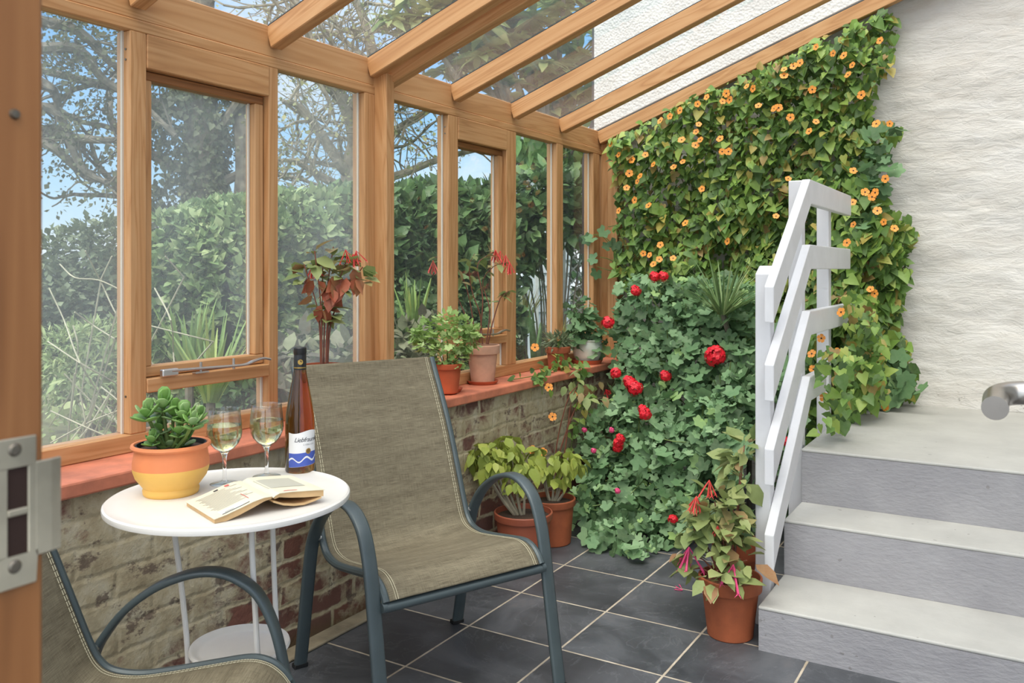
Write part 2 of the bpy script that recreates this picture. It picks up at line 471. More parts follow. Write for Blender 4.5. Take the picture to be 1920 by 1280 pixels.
M['potyellow'] = plain('yellow_clay_glaze', (232, 182, 92), .6, var=.05)
M['soil'] = plain('potting_soil', (64, 48, 36), .95, var=.5, bump=1., bscale=120)
M['gritsoil'] = plain('gritty_potting_soil', (120, 90, 62), .95, var=.55, bump=1., bscale=120)
M['stem'] = plain('green_stem', (104, 124, 60), .6, var=.2)
M['rstem'] = plain('red_brown_stem', (128, 76, 58), .6, var=.2)
M['bark'] = plain('grey_bark', (118, 112, 98), .9, var=.35, bump=.6, bscale=25)
M['bark2'] = plain('pale_bark', (150, 142, 122), .9, var=.3, bump=.6, bscale=25)
M['twig'] = plain('dry_pale_twig', (176, 172, 146), .8, var=.15)
M['pipe'] = plain('dark_grey_pipe', (58, 52, 52), .45, var=.05)
M['lead'] = plain('lead_flashing', (108, 108, 106), .7, var=.15)
M['seal'] = plain('pale_glazing_seal', (206, 198, 184), .6)
M['shed'] = plain('white_painted_boards', (232, 240, 242), .6, var=.05)
M['shedroof'] = plain('grey_shed_roof', (120, 130, 134), .7, var=.1)
M['lattice'] = plain('white_trellis_paint', (236, 238, 232), .6)
M['ground'] = plain('garden_earth', (96, 100, 66), .95, var=.4, bump=.8, bscale=14)
M['red'] = plain('scarlet_petals', (226, 24, 44), .5, var=.12)
M['coral'] = plain('coral_red_petals', (222, 72, 66), .5, var=.12)
M['pink'] = plain('pink_petals', (232, 76, 130), .5, var=.12)
M['orange'] = plain('orange_petals', (246, 158, 62), .5, var=.06)
M['eye'] = plain('black_flower_eye', (36, 18, 14), .6)
M['black'] = plain('black_plastic_liner', (26, 26, 26), .5)

def m_sling():
    t = NT('woven_grey_brown_mesh'); uv = t.n.new('ShaderNodeTexCoord').outputs['UV']
    def mp(s):
        m = t.n.new('ShaderNodeMapping'); t.t.links.new(uv, m.inputs[0]); m.inputs['Scale'].default_value = s; return m.outputs[0]
    a = t.noise(mp((22, 640, 1)), 1., 2.); b = t.noise(mp((640, 30, 1)), 1., 2.); c = t.noise(mp((3, 26, 1)), 1., 3.)
    k = t.math('ADD', t.math('MULTIPLY', a, .6), t.math('ADD', t.math('MULTIPLY', b, .3), t.math('MULTIPLY', c, .35)))
    col = t.ramp(k, [(.40, (76, 68, 52)), (.62, (112, 103, 84)), (.86, (144, 135, 112))])
    return t.done(t.pbsdf(col, .75, 0., .25, t.bump(t.math('ADD', a, b), .3, .002)))
M['sling'] = m_sling()
def m_clear(name, col, rough=0., ior=1.45):
    t = NT(name); return t.done(t.pbsdf((*col, 1), rough, 0., .5, None, Transmission_Weight=1., IOR=ior))

def m_thin():
    t = NT('thin_wine_glass'); lw = t.new('LayerWeight'); lw.inputs[0].default_value = .5
    col = t.ramp(lw.outputs['Facing'], [(.0, (251, 252, 251)), (.72, (240, 243, 241)), (.93, (186, 192, 190)), (1., (120, 126, 124))])
    tr = t.new('BsdfTransparent'); t.set(tr.inputs[0], col)
    gl = t.new('BsdfGlossy'); gl.inputs['Roughness'].default_value = .03; gl.inputs[0].default_value = (1, 1, 1, 1)
    fac = t.math('ADD', t.math('MULTIPLY', t.math('POWER', lw.outputs['Facing'], 3.), .55), .06, True)
    mx = t.new('MixShader'); t.set(mx.inputs[0], fac); t.t.links.new(tr.outputs[0], mx.inputs[1]); t.t.links.new(gl.outputs[0], mx.inputs[2])
    return t.done(mx.outputs[0])
M['thin'] = m_thin(); M['clear'] = m_clear('clear_glass', (1, 1, 1)); M['wine'] = m_clear('white_wine', (.90, .84, .50), 0., 1.33)
M['amber'] = m_clear('amber_bottle_glass', (.30, .13, .03), .0, 1.5)
M['cap'] = plain('black_foil_cap', (26, 25, 25), .35); M['gold'] = plain('gold_print', (186, 150, 78), .35, .7)
M['label'] = plain('white_paper_label', (232, 230, 228), .6); M['blue'] = plain('blue_label_print', (72, 92, 176), .6); M['ink'] = plain('dark_ink', (52, 52, 58), .7)
M['cover'] = plain('cream_book_cover', (222, 213, 188), .45, var=.04); M['page'] = plain('tan_page_edges', (206, 170, 122), .85, var=.12)
M['greyink'] = plain('grey_print', (176, 172, 156), .7); M['redink'] = plain('pinkish_red_print', (206, 92, 86), .7); M['white_ink_glare'] = plain('white_print_and_glare', (230, 230, 228), .6)

G = leafmat
M['L_vine'] = G('vine_leaves', [(0, (48, 88, 30)), (.35, (84, 128, 42)), (.62, (118, 156, 56)), (.86, (154, 178, 78)), (.93, (176, 160, 66)), (1., (150, 112, 66))], .42)
M['L_ger'] = G('ivy_geranium_leaves', [(0, (40, 82, 46)), (.35, (66, 112, 66)), (.7, (104, 148, 100)), (.92, (146, 182, 134)), (1., (150, 186, 104))], .5)
M['L_hedge'] = G('hedge_leaves', [(0, (58, 92, 46)), (.4, (98, 132, 72)), (.75, (140, 164, 104)), (1., (178, 192, 138))], .38)
M['L_hedge_dark'] = G('dark_hedge_leaves', [(0, (30, 62, 32)), (.5, (54, 94, 48)), (.85, (82, 124, 66)), (1., (116, 150, 88))], .38)
M['L_oak'] = G('greyish_tree_leaves', [(0, (62, 68, 48)), (.5, (92, 98, 72)), (1., (126, 130, 98))], .6)
M['L_bush'] = G('dark_bush_leaves', [(0, (60, 78, 56)), (.5, (90, 108, 78)), (1., (130, 142, 112))], .6)
M['L_light'] = G('pale_shrub_leaves', [(0, (104, 130, 74)), (.5, (136, 158, 98)), (1., (170, 182, 126))], .6)
M['L_ivy'] = G('dull_ivy_leaves', [(0, (52, 58, 44)), (.5, (78, 86, 64)), (1., (112, 118, 90))], .55)
M['L_twigtree'] = G('sparse_olive_leaves', [(0, (116, 122, 78)), (.5, (146, 148, 98)), (1., (172, 164, 110))], .6)
M['L_loquat'] = G('big_pale_green_leaves', [(0, (92, 120, 62)), (.5, (138, 156, 92)), (1., (186, 186, 126))], .5, .35)
M['L_magnolia'] = G('glossy_dark_leaves', [(0, (48, 94, 42)), (.6, (84, 134, 62)), (1., (130, 164, 96))], .35)
M['L_iris'] = G('sword_leaves', [(0, (84, 122, 54)), (.6, (126, 160, 76)), (1., (176, 186, 92))], .45)
M['L_purple'] = G('dull_purple_green_leaves', [(0, (84, 76, 74)), (.5, (108, 106, 90)), (1., (132, 140, 108))], .55)
M['L_herb'] = G('soft_green_herb_leaves', [(0, (122, 158, 74)), (.5, (158, 188, 104)), (1., (192, 212, 146))], .6)
M['L_jade'] = G('jade_leaves', [(0, (74, 124, 42)), (.6, (106, 154, 58)), (1., (140, 168, 110))], .3, .12)
M['L_fuchg'] = G('olive_fuchsia_leaves', [(0, (104, 124, 62)), (.5, (136, 150, 86)), (.8, (160, 166, 104)), (1., (150, 92, 62))], .5)
M['L_fuchr'] = G('rusty_red_leaves', [(0, (150, 50, 36)), (.5, (176, 74, 48)), (1., (146, 100, 60))], .5)
M['L_yel'] = G('yellow_green_leaves', [(0, (128, 146, 44)), (.5, (158, 172, 62)), (1., (186, 192, 86))], .45)
M['L_cactus'] = G('grey_green_succulent', [(0, (82, 98, 70)), (1., (120, 132, 96))], .6)
M['L_straw'] = G('yellow_grass_blades', [(0, (176, 166, 72)), (1., (214, 200, 110))], .7)
# ================================================================== SETTING
YW = 4.90            # house wall at the far end
XW = -2.25           # inner face of the window wall
XR = 1.15            # wall the lean-to leans on (outside the frame)
def roofz(x): return 2.107+.363*(x-XW)

def grid_mesh(name, mat, fn, nu, nv, parent=None, smooth=True):
    """fn(u,v arrays 0..1) -> x,y,z"""
    U, V = np.meshgrid(np.linspace(0, 1, nu), np.linspace(0, 1, nv), indexing='ij')
    x, y, z = fn(U, V); P = np.stack([x, y, z], -1).reshape(-1, 3)
    i = np.arange(nu*nv).reshape(nu, nv)
    q = np.stack([i[:-1, :-1], i[1:, :-1], i[1:, 1:], i[:-1, 1:]], -1).reshape(-1, 4)
    me = bpy.data.meshes.new(name); me.from_pydata(P.tolist(), [], q.tolist()); me.materials.append(mat); me.update()
    return link(name, me, parent, smooth, sharp=80)

# floor
tag(MB().box(-2.3, 1.3, -1.5, 5.1, -.08, 0).build('floor', M['floor']), None, None, None, 'structure')
MB().box(-2.09, -2.022, -1.2, 4.9, 0, .012).build('baseboard_left', M['mortar'], bevel=.004)['kind'] = 'structure'
# dwarf brick wall under the windows
tag(MB().box(-2.34, -2.085, -1.2, 4.95, -.05, .682).build('wall_left', M['brick']), 'low brick wall with flaking lime wash under the windows', 'wall', None, 'structure')
tag(MB().box(-2.33, -2.058, -1.2, 4.86, .682, .722).build('trim_1', M['sill'], bevel=.006, bseg=2), 'terracotta painted window sill on the brick wall', 'window sill', None, 'structure')

# end wall: rough white-washed stone below, pebbled render above the lean-to roof
wb = struct('wall_back', 'white end wall, rough stone inside and pebbled render above the roof', 'wall')
def fwall(U, V):
    x = -2.33+(XR+.1+2.33)*U; z = -.05+V*4.1
    zz = z/(1.)
    h = vnoise(x*1., zz*3.1+.12*vnoise(x, z, 1.5, 5), 2.6, 1, 5, .55)*.008+vnoise(x, zz*.9, 8., 2, 3)*.005
    up = np.clip((z-roofz(x)+.02)/.06, 0, 1)
    y = YW+h*(1-up)+.012*up
    return x, y, z
grid_mesh('stone_face', M['stone'], fwall, 260, 330, wb)
MB().box(-2.33, XR+.1, YW+.05, YW+.35, -.05, 5.6).build('wall_core', M['render'], wb)
pu = [(-2.33, roofz(-2.33)+.045), (XR+.1, roofz(XR+.1)+.045), (XR+.1, 5.6), (-2.33, 5.6)]
MB().prism(pu, YW-.045, YW+.06, 'y').build('rendered_upper_wall', M['render'], wb)
# wall carrying the top of the roof, right of the frame
tag(MB().box(XR, XR+.25, .9, YW+.3, -.05, 3.45).build('wall_right', M['render']), None, None, None, 'structure')

# --- timber frame
def piece(name, parent, ax, x0, x1, y0, y1, z0, z1, dark=False, bev=.003):
    return MB().box(x0, x1, y0, y1, z0, z1).build(name, M[('dwood' if dark else 'wood')+ax], parent, bevel=bev)
tr2 = struct('trim_2', 'cedar head beam running along the top of the windows', 'beam')
piece('fascia_board', tr2, 'y', -2.30, XW, -1.2, 4.86, 1.96, 1.9955)
piece('wall_plate', tr2, 'y', -2.32, XW-.006, -1.2, 4.86, 1.9965, 2.104)
tr3 = struct('trim_3', 'cedar bottom rail of the windows on the sill', 'beam')
piece('bottom_rail', tr3, 'y', -2.32, XW, -1.2, 4.80, .7225, .775)
XG = -2.287
def mull(parent, y0, y1, x1=XW, z0=.775, z1=1.96, x0=-2.315): return piece('mullion', parent, 'z', x0, x1, y0, y1, z0, z1)
def pane(parent, y0, y1, z0, z1, mat='pane', x=XG):
    return MB().box(x-.002, x+.002, y0, y1, z0, z1).build('glass_pane', M[mat], parent)
def bead(parent, y, z0, z1, x=XG): return MB().box(x, x+.007, y-.006, y, z0, z1).build('glazing_seal', M['seal'], parent)
def screws(parent, y, zs, x=XW-.02):
    b = MB()
    for z in zs: b.tube([(x, y+.002, z), (x, y-.002, z)], .0035, 8)
    b.build('screw', M['screw'], parent)

w1 = struct('window_1', 'dusty fixed window pane nearest the door frame', 'window')
mull(w1, .93, .985); pane(w1, .985, 1.566, .775, 1.96, 'hazy'); bead(w1, 1.566, .775, 1.96)
w0 = struct('window_0', 'fixed window pane beside the door frame', 'window')
pane(w0, -.3, .93, .775, 1.96, 'hazy'); mull(w0, -.36, -.3)

def casement(name, ya, yb, yc, yd, label, mat):
    """mullions ya-yb and yc-yd around a top-hung sash with a fixed light below"""
    w = struct(name, label, 'window')
    mull(w, ya, yb); mull(w, yc, yd)
    screws(w, ya, (1.905, 1.875)); screws(w, ya, (.885,))
    piece('head_board', w, 'y', -2.30, XW+.003, yb, yc, 1.857, 1.9595)
    piece('transom', w, 'y', -2.31, XW+.003, yb, yc, .890, .932)
    s = struct('opening_sash', None); s.parent = w; del s['kind']
    e = .004
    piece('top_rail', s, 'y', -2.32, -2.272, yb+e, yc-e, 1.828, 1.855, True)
    piece('lower_rail', s, 'y', -2.32, -2.272, yb+e, yc-e, .934, .966)
    piece('stile', s, 'z', -2.32, -2.272, yb+e, yb+.034, .966, 1.828)
    piece('stile', s, 'z', -2.32, -2.272, yc-.042, yc-e, .966, 1.828)
    pane(s, yb+.034, yc-.042, .966, 1.828, mat, -2.305); bead(s, yc-.042, .966, 1.828, -2.305)
    pane(w, yb, yc, .775, .890, mat)
    bead(w, yc, .775, .89)
    # casement stay
    y0, y1 = yb+.055, yc-.03
    k = struct('casement_stay', None); k.parent = w; del k['kind']
    xs = XW+.012
    MB().box(xs-.012, xs+.006, y0-.012, y0+.045, .934, .956).build('stay_bracket', M['alu'], k, bevel=.003)
    b = MB(); b.tube(spline([(xs, y0+.02, .95), (xs+.004, y0+.12, .947), (xs+.006, y0+(y1-y0)*.6, .943), (xs+.006, y1-.09, .942), (xs+.008, y1-.055, .951), (xs+.012, y1-.02, .957), (xs+.014, y1+.01, .951)], 5), .0075, 8, (1, 0, 0), .0045)
    b.build('stay_arm', M['alu'], k, True)
    b = MB()
    for f in (.33, .66): b.tube([(xs, y0+(y1-y0)*f, .932), (xs, y0+(y1-y0)*f, .966)], .0045, 8)
    b.box(xs-.012, xs+.006, y0+(y1-y0)*.27, y0+(y1-y0)*.4, .932, .936)
    b.build('stay_pin', M['alu'], k)
    return w
casement('window_2', 1.566, 1.621, 2.10, 2.144, 'opening window with a casement stay behind the jade plant', 'hazy')
w3 = struct('window_3', 'fixed window pane behind the rusty red fuchsia', 'window')
pane(w3, 2.144, 2.60, .775, 1.96, 'hazy'); bead(w3, 2.60, .775, 1.96); mull(w3, 2.60, 2.66)
tr4 = struct('trim_4', 'cedar post standing proud between the windows, double rafters above', 'post')
piece('post', tr4, 'z', -2.30, -2.19, 2.66, 2.711, .722, 2.04)
w4 = struct('window_4', 'fixed window pane just beyond the cedar post', 'window')
pane(w4, 2.711, 3.171, .775, 1.96); bead(w4, 3.171, .775, 1.96)
casement('window_5', 3.171, 3.247, 3.675, 3.769, 'opening window with a casement stay behind the pale flower pot', 'pane')
w6 = struct('window_6', 'narrow fixed window pane with the white shed behind', 'window')
pane(w6, 3.769, 4.21, .775, 1.96); bead(w6, 4.21, .775, 1.96); mull(w6, 4.21, 4.286)
w7 = struct('window_7', 'narrowest fixed window pane next to the end wall', 'window')
pane(w7, 4.286, 4.68, .775, 1.96); bead(w7, 4.68, .775, 1.96); mull(w7, 4.68, 4.765)
tr5 = struct('trim_5', 'cedar corner post against the end wall', 'post')
piece('post', tr5, 'z', -2.30, -2.205, 4.80, 4.875, .722, 2.03)
piece('post_facing', tr5, 'z', -2.203, -2.137, 4.775, 4.865, .722, 2.05)

# --- roof
ce = struct('ceiling', 'sloping glass roof on cedar rafters', 'glass roof')
SL = math.atan(.363); LR = (XR-XW+.1)/math.cos(SL)
def rafter(y0, y1, dep, name='rafter', up=0.):
    b = MB().box(-.02, LR, y0, y1, -dep+up, up)
    o = b.build(name, M['woodx'], ce, bevel=.003)
    o.location = (XW, 0, 2.104); o.rotation_euler = (0, -SL, 0)
for y in (-.52, 0., .52, 1.04, 1.56, 2.10, 2.622): rafter(y, y+.052, .078)
rafter(2.70, 2.752, .108)
for y in (3.20, 3.727, 4.248): rafter(y, y+.052, .078)
rafter(4.752, 4.80, .078)
ys = [-.52, 0., .52, 1.04, 1.56, 2.10, 2.622, 3.20, 3.727, 4.248, 4.752, 4.87]
for a, b in zip(ys[:-1], ys[1:]):
    o = MB().box(-.16, LR, a+.026, b+.026 if b < 4.8 else b, .004, .008).build('roof_pane', M['roofpane'], ce)
    o.location = (XW, 0, 2.104); o.rotation_euler = (0, -SL, 0)
for y in ys[:-1]:
    o = MB().box(-.02, LR, y+.002, y+.05, .0005, .0035).build('glazing_strip', M['pipe'], ce)
    o.location = (XW, 0, 2.104); o.rotation_euler = (0, -SL, 0)
o = MB().prism([(4.80, .009), (4.89, .009), (4.89, .075), (4.872, .075), (4.86, .02), (4.80, .014)], -.16, LR, 'x').build('lead_flashing', M['lead'], ce)
o.location = (XW, 0, 2.104); o.rotation_euler = (0, -SL, 0)

# --- door frame in the foreground
d1 = struct('door_1', 'varnished timber door frame in the left foreground', 'door frame')
xj, yj = -.65, None
pj = onX(84, 600, xj); yj = float(pj[1])
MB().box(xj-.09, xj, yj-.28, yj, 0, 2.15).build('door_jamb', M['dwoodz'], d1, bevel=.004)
def jp(u, v): q = onX(u, v, xj); return float(q[1]), float(q[2])
sp_ = struct('strike_plate', None); sp_.parent = d1; del sp_['kind']
za, zb = jp(40, 818)[1], jp(40, 1097)[1]
yl = jp(66, 900)[0]; yh0, yh1 = jp(12, 900)[0], jp(50, 900)[0]; y00 = jp(-26, 900)[0]
z1a, z1b = jp(30, 875)[1], jp(30, 953)[1]; z2a, z2b = jp(30, 966)[1], jp(30, 1041)[1]
b = MB(); x1 = xj+.0025
for (p, q, r, s_) in ((y00, yl, za, z1a), (y00, yl, z2b, zb), (y00, yh0, z1a, z2b), (yh1, yl, z1a, z2b), (yh0, yh1, z1b, z2a)):
    b.box(xj, x1, min(p, q), max(p, q), min(r, s_), max(r, s_))
zl0, zl1 = jp(75, 862)[1], jp(75, 1037)[1]
b.prism([(xj, yl-.001), (x1, yl-.001), (x1, yj+.004), (xj+.001, yj+.013), (xj-.002, yj+.012), (xj, yj+.003)], min(zl0, zl1), max(zl0, zl1), 'z')
b.build('plate', M['plate'], sp_, bevel=.0008)
MB().box(xj+.0003, xj+.0008, min(yh0, yh1), max(yh0, yh1), z2b, z1a).build('mortice', M['hole'], sp_)
for vv in (843, 1062):
    q = onX(28, vv, x1); MB().lathe([(0, .0016), (.0035, .0015), (.0052, 0)], 16).build('plate_screw', M['screw'], sp_, True).matrix_local = Matrix.Translation(tuple(q)) @ Matrix.Rotation(PI/2, 4, 'Y')
q = onX(27, 214, xj); o = MB().lathe([(0, .003), (.003, .0028), (.0042, 0)], 16).build('frame_screw', M['screw'], d1, True); o.matrix_local = Matrix.Translation(tuple(q)) @ Matrix.Rotation(PI/2, 4, 'Y')

# ================================================================== STEPS, RAILING, HANDRAIL
h1, h2, h3 = .146, .345, .553; n1, n2, n3 = 2.844, 3.19, 3.471; xs0 = -.765
stp = thing('concrete_steps', (.19, 3.8, 0), 'grey painted concrete steps rising to a landing by the white wall', 'steps')
off = (.19, 3.8, 0)
for nm, y0, y1, z0, z1 in (('step', n1, n2+.02, 0, h1), ('step', n2, n3+.02, 0, h2), ('landing', n3, YW-.004, 0, h3)):
    MB().box(xs0, XR-.004, y0+.0015, y1, z0, z1-.012).build('riser' if nm == 'step' else 'landing_riser', M['riser'], stp, off=off)
    MB().box(xs0-.002, XR-.004, y0, y1 if nm != 'step' else y1-.016, z1-.0125, z1).build('tread' if nm == 'step' else 'landing', M['steps'], stp, bevel=.009, bseg=3, off=off)

rl = thing('stair_railing', (-.80, 3.07, 0), 'white wooden railing with sloping rails up the left of the steps', 'railing')
off = (-.80, 3.07, 0); xa, xb = -.831, -.777
def post(y0, y1, z0, z1, slope=.0):
    MB().prism([(y0, z0), (y1, z0), (y1, z1+slope), (y0, z1)], xa, xb, 'x').build('newel_post', M['whitepaint'], rl, bevel=.004, bseg=2, off=off)
post(3.045, 3.10, 0, 1.243, .03); post(3.535, 3.59, 0, 1.615, .004); post(4.07, 4.125, .36, 1.55)
for k, (za_, zb_, yend) in enumerate(((1.200, 1.617, 4.44), (.9325, 1.357, 4.42), (.645, 1.093, 4.46), (.352, .832, 3.84))):
    yA, yB = 2.955, 3.525; dv = .125; dh = .098
    sl = (zb_-za_)/(yB-yA)
    yi = yB+.020
    poly = [(yA, za_-dv), (yi, zb_-dh), (yend, zb_-dh), (yend, zb_), (yB, zb_), (yA, za_)]
    MB().prism(poly, xb+.001, xb+.034, 'x').build('rail', M['whitepaint'], rl, bevel=.004, bseg=2, off=off)

hr = thing('steel_handrail', (XR-.02, 1.70, 1.05), 'brushed steel handrail end, out of focus over the right of the steps', 'handrail')
pe = onX(1853, 762, -.075)
c0 = np.array([-.045, 1.735, 1.052]); DX = .032; pa = [(XR-.01, 1.735, 1.046), (.3, 1.735, 1.046), (.06, 1.735, 1.046)]
pa = pa+[tuple(q) for q in spline([(.032, 1.735, 1.046), (-.022, 1.727, 1.044), (-.046, 1.70, 1.039), (-.048, 1.66, 1.033)], 6)]+[(-.048, 1.63, 1.029)]
MB().tube(pa, .0205, 24).build('rail_tube', M['steel'], hr, True, off=(XR-.02, 1.70, 1.05))
MB().tube([(XR-.012, 1.735, 1.046), (XR-.002, 1.735, 1.046)], .038, 24).build('wall_flange', M['steel'], hr, True, off=(XR-.02, 1.70, 1.05))

# ================================================================== CHAIRS
LOOP = [(.302, 0), (.278, .12), (.25, .27), (.222, .42), (.20, .492), (.172, .543), (.135, .573), (.095, .589), (.05, .5915), (0, .580), (-.055, .556), (-.115, .512), (-.16, .458), (-.19, .40), (-.225, .26), (-.255, .12), (-.283, 0)]
SL_ = [(-.414, .935), (-.392, .892), (-.343, .805), (-.285, .69), (-.232, .56), (-.188, .45), (-.162, .405), (-.128, .384), (-.07, .378), (0, .386), (.09, .401), (.165, .412), (.205, .405), (.232, .386), (.248, .364)]
def make_chair(label):
    t = thing('patio_chair', (0, 0, 0), label, 'chair', 'patio chairs with woven mesh seats')
    sp = spline([(0, f, z) for f, z in SL_], 5)
    T = np.gradient(np.array(sp), axis=0); T = nrm(T); N = np.stack([T[:, 0], -T[:, 2], T[:, 1]], -1)
    # sling
    ns = 22; vs = []; uv = []; fs = []; L = np.concatenate([[0], np.cumsum(np.linalg.norm(np.diff(np.array(sp), axis=0), axis=1))])
    m = len(sp)
    for i in range(m):
        for j in range(ns+1):
            s = -1+2*j/ns; sag = -.012*(1-s*s)*math.sin(PI*i/(m-1))
            p = np.array(sp[i])+N[i]*(sag+.011-.010*max(0, abs(s)-.94)/.06); vs.append((s*.262, p[1], p[2])); uv.append(((s+1)*.26, L[i]))
    for i in range(m-1):
        for j in range(ns): a = i*(ns+1)+j; fs.append((a, a+1, a+ns+2, a+ns+1))
    me = bpy.data.meshes.new('sling'); me.from_pydata(vs, [], fs); me.materials.append(M['sling'])
    ul = me.uv_layers.new(name='UVMap')
    ul.data.foreach_set('uv', [c for l in me.loops for c in uv[l.vertex_index]])
    me.update(); o = link('sling', me, t, True, sharp=80)
    md = o.modifiers.new('s', 'SOLIDIFY'); md.thickness = .003
    # stitched hem lines
    for e in (.236, .229):
        for sg in (-1, 1):
            b = MB()
            for i in range(0, m-1):
                p, q = np.array(sp[i])+N[i]*.0125, np.array(sp[i+1])+N[i+1]*.0125
                sag = -.012*(1-(e/.262)**2)
                for f0, f1 in ((.05, .45), (.55, .95)):
                    a_, c_ = p+(q-p)*f0, p+(q-p)*f1
                    b.beam((sg*e, a_[1]+N[i][1]*sag*math.sin(PI*i/(m-1)), a_[2]+N[i][2]*sag*math.sin(PI*i/(m-1))), (sg*e, c_[1]+N[i][1]*sag*math.sin(PI*i/(m-1)), c_[2]+N[i][2]*sag*math.sin(PI*i/(m-1))), .0016, .0012)
            b.build('stitching', M['thread'], t, fix=False)
    for sg in (-1, 1):
        MB().tube([(sg*.262, p[1], p[2]) for p in sp], .0115, 10).build('sling_rail', M['chair'], t, True)
        lp = spline([(sg*.292, f, z) for f, z in LOOP], 4)
        MB().tube(lp, .0215, 12, (1, 0, 0), .0085).build('arm_and_leg_loop', M['chair'], t, True, sharp=70)
        for fb, zb_ in ((.222, .375), (-.178, .432)): MB().tube([(sg*.262, fb, zb_), (sg*.30, fb, zb_)], .009, 10).build('bolt', M['alu'], t, True)
        MB().box(sg*.292-.0225, sg*.292+.0225, .290, .314, 0, .014).build('foot_cap', M['black'], t, bevel=.002)
        MB().box(sg*.292-.0225, sg*.292+.0225, -.297, -.271, 0, .014).build('foot_cap', M['black'], t, bevel=.002)
        MB().tube([(sg*.262, .247, .352), (sg*.2745, .247, .352)], .0135, 14).build('end_plug', M['chair'], t, True)
    MB().tube([(-.262, .240, .352), (.262, .240, .352)], .012, 12, (0, .3, 1), .0195).build('front_crossbar', M['chair'], t, True, sharp=70)
    MB().tube([(-.262, -.15, .380), (.262, -.15, .380)], .010, 10).build('rear_crossbar', M['chair'], t, True)
    return t
def place(t, c, f):
    f = nrm(np.array(f)); t.location = (c[0], c[1], 0); t.rotation_euler = (0, 0, math.atan2(f[1], f[0])-PI/2)
ch1 = make_chair('grey brown mesh patio chair facing the steps, its whole seat in view')
place(ch1, (-1.60, 2.13), (.918, -.397))
ch2 = dup(ch1); ch2['label'] = 'grey brown mesh patio chair cut off by the door frame'
place(ch2, (-1.452, .99), (.852, .523))

# ================================================================== TABLE AND WHAT STANDS ON IT
ZT = .73
tc = np.array([-1.612, 1.386, 0.])
tb = thing('bistro_table', tc, 'small round white metal table with a low shelf by the sill', 'table')
R0 = .276
MB().lathe([(0, ZT-.004), (R0-.03, ZT-.004), (R0-.012, ZT-.0035), (R0-.004, ZT-.001), (R0, ZT-.004), (R0+.001, ZT-.009), (R0, ZT-.015), (R0-.004, ZT-.0165), (R0-.01, ZT-.014), (R0-.03, ZT-.010), (0, ZT-.010)], 96).build('tabletop', M['table'], tb, True)
rtl, fwl = RT, FW
sh = rtl*.022
MB().lathe([(0, .366), (.088, .366), (.098, .369), (.106, .376), (.113, .377), (.115, .370), (.110, .360), (0, .358)], 64, c=tuple(sh)).build('shelf', M['table'], tb, True)
for ang in (180., 60., -52.):
    q = math.radians(ang); d = rtl*math.cos(q)+fwl*math.sin(q); r = .133
    p = [d*(r+.06)+np.array([0, 0, ZT-.016]), d*(r+.03)+np.array([0, 0, ZT-.022]), d*(r+.004)+np.array([0, 0, ZT-.045]), d*r+np.array([0, 0, ZT-.09]), d*(r-.008)+rtl*.010+np.array([0, 0, .5]), d*(r-.012)+rtl*.02+np.array([0, 0, .34]), d*(r-.006)+rtl*.022+np.array([0, 0, .2]), d*(r+.02)+rtl*.022+np.array([0, 0, .06]), d*(r+.04)+rtl*.022+np.array([0, 0, .006])]
    MB().tube(spline(p, 5), .0065, 10).build('leg', M['table'], tb, True)

# jade plant
pj_ = onZ(321, 924, ZT-.004); jz = ZT-.004
jd = thing('potted_jade_plant', pj_, 'jade plant in an orange and yellow clay pot on the white table', 'potted plant')
ky = .052
MB().lathe([(0, 0), (.060, 0), (.063, .004), (.064, .012), (.062, .018), (.068, .026), (.080, .042), (.0855, .058), (.0862, .066)], 48).build('pot', M['potyellow'], jd, True)
jo = MB().lathe([(.0862, .066), (.0862, .078), (.0835, .094), (.082, .104), (.083, .109), (.0885, .111), (.0905, .115), (.089, .120), (.083, .121), (.080, .117), (.079, .10), (0, .10)], 48).build('orange_band', M['potorange'], jd, True); jo['label'] = 'orange upper half of the pot'
MB().lathe([(.0795, .104), (.0795, .119), (.0765, .119), (.0765, .104)], 40).build('liner', M['black'], jd, True)
MB().lathe([(0, .112), (.05, .110), (.077, .107)], 24).build('soil', M['soil'], jd)
stems = MB(); P = []; A = []; Nn = []; S = []
# rosettes placed against the photograph: (u, v, size)
ros = [(275, 775, .036), (305, 758, .038), (345, 778, .036), (362, 790, .030), (300, 800, .030), (285, 822, .026), (345, 822, .030), (320, 838, .026), (375, 782, .026), (325, 772, .034), (302, 835, .024), (335, 806, .028)]
for u, v, s in ros:
    zc = proj_z = 2.02+rng.uniform(-.045, .035)
    w = at(u, v, zc)-np.array(pj_); base = np.array([w[0]*.25, w[1]*.25, .108])
    w[2] = max(w[2], .118)
    stems.tube(spline([base, base*.45+w*.55+np.array([0, 0, -.008]), w], 4), [.0055]*4+[.004]*5, 7)
    for ring, tilt, n in ((0, .35, 3), (1, .85, 4), (2, 1.35, 4)):
        for k in range(n):
            q = 2*PI*(k+.5*ring+rng.uniform(-.12, .12))/n; 
            d = np.array([math.cos(q)*math.sin(tilt), math.sin(q)*math.sin(tilt), math.cos(tilt)])
            P.append(w+np.array([0, 0, -.009*ring])); A.append(d); Nn.append(np.array([-math.cos(q)*math.cos(tilt), -math.sin(q)*math.cos(tilt), math.sin(tilt)+.01])); S.append(s*rng.uniform(.85, 1.2))
stems.build('stem', M['stem'], jd, True)
o = leaves('foliage', M['L_jade'], jd, [cloud(T_jade(), P, A, Nn, S)]); o.data.polygons.foreach_set('use_smooth', [True]*len(o.data.polygons))

